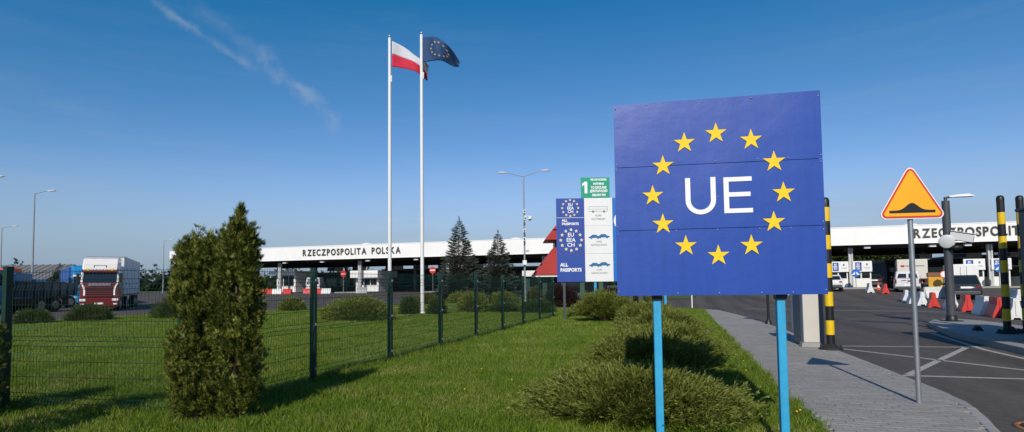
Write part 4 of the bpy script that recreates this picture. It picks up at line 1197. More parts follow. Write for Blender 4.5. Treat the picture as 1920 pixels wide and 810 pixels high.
mb = MB(); mb.box(-.21, .33, -.05, 1.0, 1.751, 1.80); part('roof', mb, M_SHADEP, kt, .01)
mb = MB(); mb.box(-.10, .10, -.024, -.0205, 1.30, 1.60); part('screen', mb, M_GLASS, kt)

kk = thing('scanner_kiosk', 'tall dark grey kiosk at the right edge shading the traffic island', 'kiosk', (8.46, 15.85, .09), 0)
mb = MB(); mb.box(-.78, .78, -.75, .75, 0, 3.0); part('body', mb, M_DGREY, kk, .03)
mb = MB(); mb.box(-.82, .82, -.79, .79, 3.0, 3.06); part('roof', mb, M_DGREY, kk, .01)
mb = MB(); mb.box(-.80, -.781, -.55, .55, .2, 2.8); part('side_panel', mb, mat('kiosk_panel', (.075, .08, .085), .5), kk)
mb = MB(); mb.box(-.5, .5, -.77, -.751, 1.0, 2.4); part('window', mb, M_GLASS, kk)

tb = thing('shade_booth', 'flat roofed lane booth added unseen beyond the right edge to shade the island', 'booth', (8.55, 9.4, .09), 0)  # unseen booth added to throw shade on the traffic island
mb = MB(); mb.box(-1.15, 1.15, 0, 3.4, 0, 1.05); part('wall', mb, M_DGREY, tb, .02)
mb = MB(); mb.box(-1.10, 1.10, .05, 3.35, 1.05, 2.6); part('glazing', mb, M_GLASS, tb)
for x_, y_ in ((-1.1, .05), (1.1, .05), (-1.1, 3.35), (1.1, 3.35)):
    mb = MB(); mb.box(x_ - .06, x_ + .06, y_ - .06, y_ + .06, 1.05, 4.3); part('corner_post', mb, M_DGREY, tb)
mb = MB(); mb.box(-1.2, 1.2, -.05, 3.45, 2.6, 2.75); part('ceiling', mb, M_DGREY, tb)
mb = MB(); mb.box(-1.95, 1.25, -.3, 3.1, 4.3, 4.7); part('roof', mb, M_DGREY, tb, .03)  # roof raised and stretched left so its shade covers more of the island

cp = thing('camera_pole', 'dark pole with white camera housing and small lamp on the traffic island', 'camera pole', (8.55, 22.8, .09), R_(8))
mb = MB(); mb.cyl((0, 0, 0), (0, 0, 4.05), .13, .115, 16); part('pole', mb, M_DGREY, cp)
mb = MB(); mb.box(-.24, .24, -.24, .24, 0, .03); mb.lathe([(.17, .03), (.16, .18), (.13, .2)], n=14); part('base_plate', mb, M_BLACK, cp)
M_CAM = mat('camera_housing', (.60, .61, .60), .4, var=.05)
mb = MB(); V0 = [(-.13, -.13), (.13, -.13), (.13, .10), (.10, .14), (-.10, .14), (-.13, .10)]
mb.prism(V0, 'y', -.34, .30); hb = part('camera_housing', mb, M_CAM, cp, .015, (.26, -.26, 2.80), (R_(14), 0, R_(62)))
mb = MB(); mb.box(-.16, .16, -.42, .30, .145, .165); part('sun_shield', mb, M_CAM, hb)
mb = MB(); mb.cyl((0, -.355, 0), (0, -.341, 0), .09, n=14); part('lens', mb, M_GLASS, hb)
mb = MB(); mb.cyl((0, 0, 2.65), (.3, -.2, 2.75), .04, n=8); part('bracket', mb, M_GALV, cp)
mb = MB(); mb.lathe([(0, .03), (.20, .03), (.23, .01), (.23, -.03), (.205, -.03), (.195, 0)], n=26); rd = part('round_mirror', mb, M_CAM, cp, 0, (-.13, -.20, 2.66), (R_(98), 0, R_(-28)))
mb = MB(); mb.lathe([(.194, -.002), (.12, -.014), (0, -.022)], n=26); part('mirror_glass', mb, mat('mirror', (.35, .36, .37), .12, metal=.9, var=.2, vscale=5), rd)
mb = MB(); mb.lathe([(0, .09), (.13, .07), (.19, 0), (.13, -.07), (0, -.09)], n=14); part('camera_ball', mb, M_BLACK, cp, 0, (.12, -.22, 2.45))
mb = MB(); mb.cyl((0, 0, 4.0), (0, 0, 4.18), .05, n=8); mb.cyl((0, 0, 4.15), (.22, 0, 4.2), .035, n=8); part('arm', mb, M_DGREY, cp)
lh = part('lamp_head', lamp_head_mb(.10, 4.17, 1), M_LAMP, cp, .01)

# post with sign behind the board, marker post, manhole, rubber wedges
sg = thing('sign_post', 'thin dark sign post on the pavement partly hidden by the blue board', 'sign', (2.80, 22.1, 0), 0)
mb = MB(); mb.cyl((0, 0, -.1), (0, 0, 2.5), .045, n=12); mb.lathe([(.13, 0), (.12, .04), (.06, .16), (.045, .18)], n=12); part('post', mb, M_BLACK, sg)
mb = MB(); mb.cyl((0, -.06, 2.15), (0, -.045, 2.15), .30, n=28); dsk = part('sign_plate', mb, M_LETW, sg)
mb = MB(); mb.cyl((0, -.064, 2.15), (0, -.0605, 2.15), .27, n=28); part('face', mb, M_SRED, dsk)
mk_ = MB(); mk_.box(-.03, .03, -.03, .03, -.1, .95); mk_.box(-.03, .03, -.03, .03, .951, 1.0)
o = part('marker_post', mk_, M_WHITE, None, .008, (0.40, 35.4, -.02)); tag(o, 'small white marker post at the bend of the side road', 'marker post')
mh = thing('manhole', 'dark round manhole with rust-edged ring beside the pavement corner', 'manhole', (3.62, 7.30, -.05), 0)
M_IRON = mat('cast_iron', (.03, .028, .027), .6, metal=.5, var=.3, vscale=20, bump=.5)
M_RUST = mat('rusty_ring', (.30, .13, .04), .8, var=.5, vscale=9)
mb = MB(); mb.lathe([(.36, 0.002), (.36, .012), (.31, .014), (.305, .004)], n=32); part('ring', mb, M_RUST, mh)
mb = MB(); mb.lathe([(.30, .002), (.30, .010), (0, .011)], n=32); part('cover', mb, M_IRON, mh)
for k, q in enumerate((( .10, 0), (-.10, 0), (0, .12), (0, -.12))):
    mb = MB(); mb.box(q[0] - .07, q[0] + .07, q[1] - .012, q[1] + .012, .0105, .018); part('rib', mb, M_IRON, mh)
wedge = MB(); wedge.prism([(-.11, 0), (.11, 0), (.03, .13), (-.03, .13)], 'y', -.09, .09)
WM = wedge.mesh('rubber_wedge', [M_RUB])
for k, (x, y) in enumerate(((7.60, 18.7), (8.30, 18.6), (8.75, 18.2))):
    o = link('rubber_wedge', WM, None, (x, y, .09)); tag(o, ('black rubber wedge left of the island post', 'black rubber wedge right behind the island post', 'black rubber wedge farther right of the island post')[k], 'wedge', 'rubber wedges on the island')

# ------------------------------------------------------------------ plastic barriers
M_BW = mat('barrier_white', (.72, .72, .70), .5, var=.08, vscale=3); M_BR = mat('barrier_red', (.60, .035, .025), .5, var=.10, vscale=3)
def barrier_mesh(m, L=1.5, h=.80, name='body'):
    mb = MB(); pf = [(-.27, 0), (-.12, 0), (-.09, .07), (.09, .07), (.12, 0), (.27, 0), (.25, .12), (.11, .50), (.085, h), (-.085, h), (-.11, .50), (-.25, .12)]
    hl = L / 2
    # outline strips left/right so that the end face stays clean
    left = [(-.27, 0), (-.25, .12), (-.11, .50), (-.085, h)]; right = [(.27, 0), (.25, .12), (.11, .50), (.085, h)]
    for y0, y1, s in ((-hl, hl, 1),):
        n = len(left)
        V = [(x, y0, z) for x, z in left] + [(x, y0, z) for x, z in right] + [(x, y1, z) for x, z in left] + [(x, y1, z) for x, z in right]
        F = []
        for i in range(n - 1):
            F += [(i, i + 1, 2 * n + i + 1, 2 * n + i), (n + i, 3 * n + i, 3 * n + i + 1, n + i + 1)]
            if i > 0: F += [(i, n + i, n + i + 1, i + 1), (2 * n + i, 2 * n + i + 1, 3 * n + i + 1, 3 * n + i)]
        F += [(n - 1, 2 * n - 1, 4 * n - 1, 3 * n - 1)]
        # foot of the end faces with the arch left open
        mb._add(V, F)
    for y in (-hl, hl):
        for s in (-1, 1):
            mb._add([(s * .27, y, 0), (s * .12, y, 0), (s * .09, y, .07), (0, y, .07), (0, y, .12), (s * .25, y, .12)], [(0, 1, 2, 5), (2, 3, 4, 5)])
    mb.box(-.09, .09, -hl + .01, hl - .01, .065, .07)
    return mb.mesh(name, [m])
BWM, BRM = barrier_mesh(M_BW), barrier_mesh(M_BR)
mb = MB(); mb.box(-.035, .035, -.775, -.751, .16, .70); CNW = mb.mesh('connector', [M_BW]); CNR = mb.mesh('connector', [M_BR])
mb = MB(); mb.cyl((0, -.45, .80), (0, -.45, .815), .05, n=10); mb.cyl((0, .45, .80), (0, .45, .815), .05, n=10); CAPM = mb.mesh('filler_caps', [M_RUB])
def barrier(label, x, y, red, rz, sc=1.0, group='red and white plastic road barriers'):
    t = thing('plastic_barrier', label, 'barrier', (x, y, gz(y) - .05), rz, group); t.scale = (sc, sc, sc)
    link('body', BRM if red else BWM, t); link('connector', CNR if red else CNW, t); link('filler_caps', CAPM, t)
    return t
ch = [('white barrier at the right end of the chain, behind the dark kiosk', 11.86, 26.06, 0), ('red barrier hidden behind the striped island post', 11.90, 27.3, 1), ('white barrier with dark arched foot, second white one of the chain', 12.21, 29.08, 0), ('bright red barrier below the dark car', 12.66, 31.9, 1),
      ('white barrier right of the camera pole', 12.93, 34.15, 0), ('red barrier left of the camera pole', 13.03, 36.8, 1), ('white barrier just right of the hump sign post', 13.45, 39.6, 0), ('grey-white barrier behind the hump sign post', 13.85, 42.2, 0), ('last white barrier of the chain, left of the hump sign post', 14.25, 44.6, 0)]
for k, (lb, x, y, red) in enumerate(ch):            # x, y: middle of the near end
    a = R_(-13 + (k * 7 % 5) - 2); barrier(lb, x - math.sin(a) * .75, y + math.cos(a) * .75, red, a, 1.0)
for lb, x, y, red, a in (('white barrier standing alone left of the vans', 15.2, 56.2, 0, -8), ('red barrier right next to the lone white one', 15.9, 54.8, 1, -8), ('white barrier of the rear row beside the yellow container', 17.6, 49.6, 0, -70), ('red barrier of the rear row beside the camera pole', 19.2, 50.4, 1, -70), ('red and white row: white barrier left of the parked dark car', 18.5, 50.0, 0, -70),
                         ('white barrier far right behind the striped island post', 20.4, 45.0, 0, -5), ('red barrier far right behind the chain', 21.3, 44.0, 1, -5), ('white topped red barrier at the far right edge', 21.2, 42.0, 1, -40)):
    barrier(lb, x, y, red, R_(a), 1.0)
for i, (x, red) in enumerate(((-53.6, 1), (-52.0, 1), (-50.6, 0), (-49.2, 1), (-46.2, 1), (-44.7, 1), (-43.4, 0))):
    barrier(('leftmost', 'second', '', 'third', 'fourth', 'last')[i] + ' red barrier counted from the left in the row under the left canopy' if red else ('small white barrier among the red ones, left of the white van', '', 'small white barrier among the red ones, left of the white van', '', '', '', 'small white barrier ending the row under the left canopy')[i], x, 63.2 + .25 * math.sin(i * 2.1), red, R_(-70 + 17 * math.sin(i * 1.7)), .82, 'barriers under the left canopy')
barrier('white barrier beside the no-entry sign under the left canopy', -38.9, 64, 0, R_(-20), .9)
cn = thing('traffic_cone', 'single orange traffic cone left of the box lorry', 'cone', (16.95, 60.0, gz(60) - .05))
mb = MB(); mb.lathe([(.18, .03), (.15, .04), (.04, .70), (0, .71)], n=14); part('cone_body', mb, mat('cone_orange', (.8, .10, .02), .5), cn)
mb = MB(); mb.box(-.2, .2, -.2, .2, 0, .03); part('base', mb, M_RUB, cn)
mb = MB(); mb.lathe([(.118, .25), (.087, .42)], n=14); part('white_band', mb, M_LETW, cn)

# ------------------------------------------------------------------ canopy
cy = thing('border_canopy', 'long flat white canopy over the border lanes with dark lettering', 'canopy', (0, 67, 0))
X0, X1, DEP = -72.8, 62, 25
M_UND = mat('canopy_underside', (.045, .045, .046), .8, var=.15, vscale=.5)  # dark colour takes in the shade beneath the roof
mb = MB(); mb.box(X0, X1, 0, .25, 5.12, 6.95); part('fascia', mb, M_FASC, cy)
mb = MB(); mb.box(X0, X1, -.03, -.001, 6.90, 6.99); mb.box(X0, X1, -.025, -.001, 5.10, 5.16); part('fascia_trim', mb, M_FASC, cy)
mb = MB(); mb.box(X0, X0 + .25, .25, DEP, 5.12, 6.95); mb.box(X1 - .25, X1, .25, DEP, 5.12, 6.95); part('side_fascia', mb, M_FASC, cy)
mb = MB(); mb.box(X0 + .25, X1 - .25, DEP - .25, DEP, 5.12, 6.95); part('rear_fascia', mb, M_FASC, cy)
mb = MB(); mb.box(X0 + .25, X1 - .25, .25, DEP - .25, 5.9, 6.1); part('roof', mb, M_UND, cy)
for x in np.arange(X0 + 6.7, X1 - 3, 6.5):
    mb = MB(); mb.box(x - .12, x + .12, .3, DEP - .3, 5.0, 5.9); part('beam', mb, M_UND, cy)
for yb in (4.0, 11.0, 18.0, 23.5):
    mb = MB(); mb.box(X0 + .3, X1 - .3, yb - .1, yb + .1, 4.9, 5.3); part('girder', mb, M_UND, cy)
M_COLM = mat('column_grey', (.55, .55, .54), .5, var=.06)
for x in (-68, -54.5, -41.75, -29.0, -16.3, -3.4, 4.6, 16.85, 29.15, 41.5, 54):
    for yb in ((1.4, 18.0)):
        mb = MB(); mb.box(x - .20, x - .07, yb - .18, yb + .18, .5, 4.9); mb.box(x + .07, x + .20, yb - .18, yb + .18, .5, 4.9); mb.box(x - .07, x + .07, yb - .05, yb + .05, .5, 4.9)
        part('column', mb, M_COLM, cy)
for x in (-68, -54.5, -41.75, -29.0, -16.3, -3.4, 4.6, 16.85, 29.15, 41.5, 54):
    mb = MB(); mb.box(x - .5, x + .5, 1.7, 2.1, 4.55, 4.85); part('floodlight', mb, M_BLACK, cy)
for x in (-66, -60, -53, -47, -40, -33, -26, 9, 13, 18.2, 24, 27, 34):
    mb = MB(); mb.box(x - .28, x + .28, .35, .75, 4.75, 4.95); part('ceiling_lamp', mb, M_LAMP, cy)
for x in (-41, -66, 22.6, -20):
    mb = MB(); mb.lathe([(.9, 0), (.85, .15), (.5, .35), (0, .42)], n=14); part('roof_dome', mb, M_LAMP, cy, loc=(x, 2.0, 6.96))
def letters(s, xs, span, zc, h):
    ms = [None if c == ' ' else text_mesh(c, h / .73, .04, M_LETD, bold=.030, sx=.80) for c in s]
    ws = [.45 if m is None else (max(v.co.x for v in m.vertices) - min(v.co.x for v in m.vertices)) for m in ms]
    gap = (span - sum(ws)) / (len(s) - 1); x = xs
    for m, w in zip(ms, ws):
        if m is not None: link('letter', m, cy, (x - min(v.co.x for v in m.vertices), -.05, zc))
        x += w + gap
letters('RZECZPOSPOLITA POLSKA', -49.7, 14.75, 6.04, .86)
letters('RZECZPOSPOLITA POLSKA', 22.25, 14.6, 6.06, .92)

# buildings and booths beneath the canopy
def booth(label, x, y, w, d, z0, z1, sign=True, zs0=2.45, zs1=3.75):
    t = thing('border_booth', label, 'booth', (x, y, gz(y) + .10 - .02), 0, 'inspection booths under the canopy')
    mb = MB(); mb.box(-w / 2, w / 2, 0, d, 0, .95); part('wall', mb, M_WHITE, t)
    mb = MB(); mb.box(-w / 2 + .05, w / 2 - .05, .05, d - .05, .95, 1.95); part('glazing', mb, M_GLASS, t)
    for px_ in (-w / 2 + .06, -.1, w / 2 - .06):
        mb = MB(); mb.box(px_ - .06, px_ + .06, -.01, .05, .95, 1.95); part('mullion', mb, M_WHITE, t)
    mb = MB(); mb.box(-w / 2 - .1, w / 2 + .1, -.1, d + .1, 1.95, 2.05); part('roof', mb, M_WHITE, t)
    if sign:
        mb = MB(); mb.box(-w / 2 - .05, w / 2 + .05, -.22, -.11, 1.64, 2.74); sb = part('sign_board', mb, M_IWH, t)
        mb = MB(); mb.box(-w / 2 + .16, -.08, -.235, -.221, 1.74, 2.62); part('blue_field', mb, M_IBL, sb)
        text('lettering', 'EU', .22, (-w / 4 + .02, -.245, 2.42), M_LETW, sb, bold=.01); text('lettering', 'EEA', .22, (-w / 4 + .02, -.245, 2.19), M_LETW, sb, bold=.01); text('lettering', 'CH', .22, (-w / 4 + .02, -.245, 1.96), M_LETW, sb, bold=.01)
        mb = MB(); mb.prism([(w / 4 - .10, 2.28), (w / 4 + .10, 2.28), (w / 4 + .07, 2.50), (w / 4 - .07, 2.50)], 'y', -.230, -.221); part('pictogram', mb, M_TXT, sb)
        text('lettering', 'CARS', .22, (w / 4, -.23, 2.02), M_TXT, sb)
    return t
booth('border booth with sign next to the striped post', 15.72, 68.3, 1.62, 3.0, 0, 0)
booth('border booth right of the canopy column, blue arrow sign in front', 17.86, 68.3, 1.66, 3.0, 0, 0)
booth('border booth behind the dark car with blue and white sign', 27.70, 68.3, 1.72, 3.0, 0, 0)
booth('border booth behind the striped island post', 29.95, 68.3, 1.55, 3.0, 0, 0)
booth('border booth at the far right edge of the lanes', 32.6, 68.3, 1.6, 3.0, 0, 0)
def flat_booth(label, x, y, w, d, zr0, zr1, over):
    t = thing('flat_roof_booth', label, 'booth', (x, y, gz(y) + .08), 0, 'flat roofed booths under the left canopy')
    mb = MB(); mb.box(-w / 2, w / 2, 0, d, 0, zr0); part('wall', mb, M_WHITE, t)
    mb = MB(); mb.box(-w / 2 - over, w / 2 + over, -.9, d + .6, zr0, zr1); part('roof', mb, M_FASC, t)
    for i in range(3):
        a = -w / 2 + .25 + i * (w - .5) / 3; mb = MB(); mb.box(a + .05, a + (w - .5) / 3 - .05, -.03, -.001, .9, zr0 - .15); part('window', mb, M_GLASS, t)
    return t
flat_booth('white flat roofed booth left of the second canopy column', -55.2, 70.6, 3.2, 4, 2.55, 3.05, .55)
flat_booth('larger white flat roofed booth behind the first flagpole', -41.6, 70.0, 3.5, 4, 1.9, 2.85, .35)
def dark_block(label, x0, x1, y0, y1, h, nwin):
    t = thing('control_building', label, 'building', ((x0 + x1) / 2, y0, .60)); w = x1 - x0
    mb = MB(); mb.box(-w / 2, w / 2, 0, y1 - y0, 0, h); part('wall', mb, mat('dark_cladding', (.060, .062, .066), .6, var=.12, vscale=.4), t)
    mb = MB(); mb.box(-w / 2 - .2, w / 2 + .2, -.2, y1 - y0 + .2, h, h + .35); part('roof', mb, mat('roof_grey', (.20, .20, .21), .6), t)
    st = w / nwin
    for i in range(nwin):
        a = -w / 2 + st * i + st * .12; mb = MB(); mb.box(a, a + st * .76, -.04, -.001, .9, h - .7); win = part('window', mb, M_GLASS, t)
        mb = MB(); mb.box(a - .06, a + st * .76 + .06, -.07, -.041, .82, .9); part('sill', mb, M_COLM, win)
    return t
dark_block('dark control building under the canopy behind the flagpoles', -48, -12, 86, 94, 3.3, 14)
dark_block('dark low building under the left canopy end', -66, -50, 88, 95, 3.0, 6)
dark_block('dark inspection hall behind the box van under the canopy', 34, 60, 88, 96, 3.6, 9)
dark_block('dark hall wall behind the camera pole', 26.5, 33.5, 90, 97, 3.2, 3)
# row of lane signs hung at the back of the canopy
for i, (x, w) in enumerate(((-56, 3), (-51.5, 2.4), (-45, 3.2), (-40.3, 2.6), (-35.6, 3.4), (-31, 2.6), (28.5, 2.6), (33.5, 3.0), (38, 2.6))):
    t = thing('lane_sign', (('first', 'second', 'third', 'fourth', 'fifth', 'sixth')[i] + ' pale lane sign from the left under the rear edge of the left canopy') if x < 0 else (('first', 'second', 'third')[i - 6] + ' pale lane sign from the left under the rear edge of the right canopy'), 'sign', (x, 84, 4.05), 0, 'lane signs under the left canopy' if x < 0 else 'lane signs under the right canopy')
    mb = MB(); mb.box(-w / 2, w / 2, 0, .1, 0, .62); part('panel', mb, M_IWH, t)
    mb = MB(); mb.box(-w / 2 + .1, -.1, -.02, -.001, .1, .52); part('blue_field', mb, M_IB2, t)
    mb = MB(); mb.box(-w / 2 + .2, -w / 2 + .26, .03, .09, .62, 1.1); mb.box(w / 2 - .26, w / 2 - .2, .03, .09, .62, 1.1); part('hanger', mb, M_DGREY, t)

# small round road signs
def round_sign(label, x, y, h, r, cols, kind, rz=0):
    t = thing('round_sign', label, 'sign', (x, y, gz(y) - .03), rz)
    mb = MB(); mb.cyl((0, 0, 0), (0, 0, h), .035, n=10); part('post', mb, M_GALV, t)
    mb = MB(); mb.cyl((0, -.06, h - r), (0, -.045, h - r), r, n=26); pl = part('sign_plate', mb, cols[0], t)
    if kind == 'noentry':
        mb = MB(); mb.box(-r * .72, r * .72, -.068, -.0605, h - r - r * .16, h - r + r * .16); part('bar', mb, cols[1], pl)
    elif kind == 'arrows':
        for s in (-1, 1):
            mb = MB(); mb.prism([(s * .06, h - r + .16), (s * .36, h - r - .16), (s * .10, h - r - .16), (s * .06, h - r - .02)], 'y', -.07, -.0605); part('arrow', mb, cols[1], pl)
    else:
        mb = MB(); mb.cyl((0, -.066, h - r), (0, -.0605, h - r), r * .78, n=26); part('face', mb, cols[1], pl)
    return t
M_SBL = mat('sign_blue', (.012, .14, .50), .4)
round_sign('red no-entry sign left of the larger flat roofed booth', -42.1, 65, 2.9, .42, (M_RED, M_LETW), 'noentry')
round_sign('red no-entry sign left of the tall spruce', -29.1, 64, 3.1, .42, (M_RED, M_LETW), 'noentry')
round_sign('blue round sign with two white arrows before the left booths', 16.72, 66.2, 1.98, .40, (M_SBL, M_LETW), 'arrows')
round_sign('blue round sign with two white arrows behind the island post', 28.9, 66.2, 2.25, .40, (M_SBL, M_LETW), 'arrows')
round_sign('round white sign with red rim by the yellow container', 20.75, 56.4, 1.75, .30, (M_SRED, M_IWH), 'ring')
round_sign('grey round sign back under the left canopy', -44.9, 62, 1.9, .36, (M_GALV, M_GALV), 'ring')
for k, x in enumerate((-52.6, -51.4)):
    t = thing('yield_sign', ('left of two small white downward triangle signs beside the thuja', 'right of two small white downward triangle signs beside the thuja')[k], 'sign', (x, 58.5, gz(58.5) - .03), 0)
    mb = MB(); mb.cyl((0, 0, 0), (0, 0, 2.5), .03, n=8); part('post', mb, M_GALV, t)
    mb = MB(); mb.prism([(-.42, 2.6), (.42, 2.6), (0, 1.9)], 'y', -.06, -.045); part('sign_plate', mb, M_GALV, t)


# ------------------------------------------------------------------ vehicles
def wheel(parent, x, y, r, w=.26, m_r=None):
    mb = MB(); mb.cyl((-w / 2, 0, 0), (w / 2, 0, 0), r, n=20)
    t = part('wheel', mb, M_RUB, parent, .03, (x, y, r))
    mb = MB(); s = 1 if x > 0 else -1
    mb.cyl((s * w / 2 - s * .02, 0, 0), (s * (w / 2 + .012), 0, 0), r * .60, r * .55, n=16); part('rim', mb, m_r or M_GALV, t)
    return t


def lorry(label, loc, rz, cab_c, low_c, trim_c, box_c, box_len=12.5, box_h=3.95, group='lorries parked on the left'):
    """cab-over tractor and box trailer; front face at y=0 looking to -y"""
    t = thing('lorry', label, 'lorry', loc, rz, group)
    m_c, m_l, m_t, m_b = cab_c, low_c, trim_c, box_c
    # cab
    mb = MB(); mb.frustum((-1.22, 1.22, .05, 2.15), (-1.20, 1.20, .10, 2.15), .95, 2.0); part('cab_lower', mb, m_l, t, .06, seg=3)
    mb = MB(); mb.frustum((-1.20, 1.20, .10, 2.15), (-1.16, 1.16, .28, 2.15), 2.0, 2.85); part('cab_upper', mb, m_c, t, .05)
    mb = MB(); mb.prism([(.18, 2.85), (.26, 3.30), (.62, 3.66), (1.2, 3.80), (2.15, 3.80), (2.15, 2.85)], 'x', -1.12, 1.12); rf = part('roof_spoiler', mb, m_c, t, .10, seg=3)
    mb = MB(); mb.box(-.34, .34, .205, .30, 3.0, 3.16); part('name_plate', mb, M_LETW, rf)
    mb = MB(); mb.box(-.40, .40, .215, .31, 2.96, 3.20); part('plate_frame', mb, mat('navy', (.02, .03, .10), .4), rf)
    mb = MB(); V = [(-1.06, .095, 2.02), (1.06, .095, 2.02), (1.02, .262, 2.82), (-1.02, .262, 2.82)]
    mb._add(V + [(x, y + .03, z) for x, y, z in V], [(0, 1, 2, 3), (7, 6, 5, 4), (0, 4, 5, 1), (2, 6, 7, 3), (1, 5, 6, 2), (3, 7, 4, 0)]); part('windscreen', mb, M_GLASS, t)
    mb = MB(); mb._add([(-1.14, .02, 2.80), (1.14, .02, 2.80), (1.14, .26, 2.92), (-1.14, .26, 2.92), (-1.14, .02, 2.72), (1.14, .02, 2.72), (1.14, .24, 2.83), (-1.14, .24, 2.83)], [(0, 1, 2, 3), (7, 6, 5, 4), (0, 4, 5, 1), (3, 2, 6, 7), (0, 3, 7, 4), (1, 5, 6, 2)]); part('sun_visor', mb, m_t, t)
    for x in (-.75, .75):
        mb = MB(); mb.box(x - .09, x + .09, .0, .06, 2.85, 2.97); part('marker_lamp', mb, M_STAR, t)
    for x in (-.98, .98):
        mb = MB(); V = [(x - .09, .5, 2.1), (x + .09, .5, 2.1)]
    for s in (-1, 1):
        mb = MB(); mb.box(s * 1.222 - .012, s * 1.222 + .012, .45, 1.35, 2.05, 2.70); part('side_window', mb, M_GLASS, t)
        mb = MB(); mb.box(s * 1.35 - .07, s * 1.35 + .07, .02, .20, 1.95, 2.65); mb.box(s * 1.25 - .06, s * 1.25 + .06, .12, .16, 2.5, 2.56); part('mirror', mb, M_BLACK, t, .02)
        mb = MB(); pts = [(s * 1.12, 1.96), (s * .98, 1.72), (s * .92, 1.40), (s * .93, 1.12)]
        for a, b in zip(pts[:-1], pts[1:]):
            mb._add([(a[0] - .055, .018, a[1]), (a[0] + .055, .018, a[1]), (b[0] + .055, .018, b[1]), (b[0] - .055, .018, b[1]), (a[0] - .055, .05, a[1]), (a[0] + .055, .05, a[1]), (b[0] + .055, .05, b[1]), (b[0] - .055, .05, b[1])], [(0, 1, 2, 3), (0, 4, 5, 1), (1, 5, 6, 2), (2, 6, 7, 3), (3, 7, 4, 0)])
        part('white_flash', mb, M_LETW, t)
        mb = MB(); mb.box(s * 1.0 - .2, s * 1.0 + .2, -.035, .05, .72, .90); part('headlight', mb, M_LAMP, t, .03)
        mb = MB(); mb.box(s * 1.0 - .14, s * 1.0 + .14, -.04, .03, .46, .56); part('fog_lamp', mb, M_LAMP, t, .02)
    # grille slats
    mb = MB(); mb.box(-.82, .82, .02, .06, 1.05, 1.72); gr = part('grille', mb, M_BLACK, t)
    for k in range(5):
        mb = MB(); mb.box(-.84, .84, -.015, .03, 1.05 + k * .145, 1.13 + k * .145); part('slat', mb, m_l, gr, .01)
    mb = MB(); mb.box(-.70, .70, -.005, .05, 1.80, 1.95); part('badge_panel', mb, M_GALV, t)
    mb = MB(); mb.frustum((-1.22, 1.22, .02, .5), (-1.24, 1.24, -.03, .5), .32, .95); bp = part('bumper', mb, m_l, t, .05, seg=3)
    mb = MB(); mb.box(-.27, .27, -.055, -.036, .50, .62); part('number_plate', mb, M_LETW, bp)
    mb = MB(); mb.box(-1.20, 1.20, .52, 2.2, .35, .95); part('side_skirt', mb, M_DGREY, t, .03)
    mb = MB(); mb.box(-.45, .45, 1.5, 6.6, .62, .92); part('chassis', mb, M_BLACK, t)
    for x in (-1.06, 1.06):
        wheel(t, x, 1.35, .50, .30); wheel(t, x, 4.9, .50, .36)
    # trailer
    y0 = 2.75; y1 = y0 + box_len
    mb = MB(); mb.box(-1.25, 1.25, y0, y1, 1.15, box_h); tr = part('trailer_box', mb, m_b, t, .04)
    mb = MB(); mb.box(-1.27, 1.27, y0 - .02, y1 + .02, 1.05, 1.16); part('floor_rail', mb, M_DGREY, tr)
    mb = MB(); mb.box(-1.275, 1.275, y0 - .015, y1 + .015, box_h - .09, box_h + .01); part('top_rail', mb, M_GALV, tr)
    for k in range(5):
        yy = y0 + box_len * (k + .5) / 5
        for s in (-1, 1):
            mb = MB(); mb.box(s * 1.255 - .012, s * 1.255 + .012, yy - .03, yy + .03, 1.16, box_h - .09); part('side_post', mb, M_GALV, tr)
    for yy in (y1 - 4.4, y1 - 3.1, y1 - 1.8):
        for x in (-1.03, 1.03): wheel(t, x, yy, .50, .36)
    return t


M_CRM = mat('cab_cream', (.78, .74, .70), .3, var=.04, coat=.3); M_MAR = mat('cab_maroon', (.16, .016, .018), .3, var=.1, coat=.3)
M_TBOX = mat('trailer_white', (.74, .75, .76), .5, var=.05); M_TBLU = mat('trailer_blue', (.012, .11, .42), .5, var=.1); M_CBLU = mat('cab_blue', (.02, .25, .55), .35, var=.08, coat=.3)
M_NAVY = mat('tipper_navy', (.008, .035, .070), .5, var=.2); M_TIP = mat('tipper_cab_blue', (.015, .15, .33), .4, var=.1)
A = R_(42)
lorry('cream and dark red lorry cab with white box trailer', (-38.75, 30.05, -.05), R_(45), M_CRM, M_MAR, M_MAR, M_TBOX).scale = (.92, 1, 1)
lorry('light blue lorry with blue trailer half hidden behind the red lorry', (-53.3, 40.2, -.05), R_(58), M_CBLU, M_CBLU, M_CRM, M_TBLU, 12.5, 3.75)
lorry('small distant blue lorry between the thuja and the canopy end', (-55.9, 58.6, gz(58.6) - .05), R_(40), M_TBLU, M_TIP, M_TIP, M_TBLU, 6.0, 2.6)


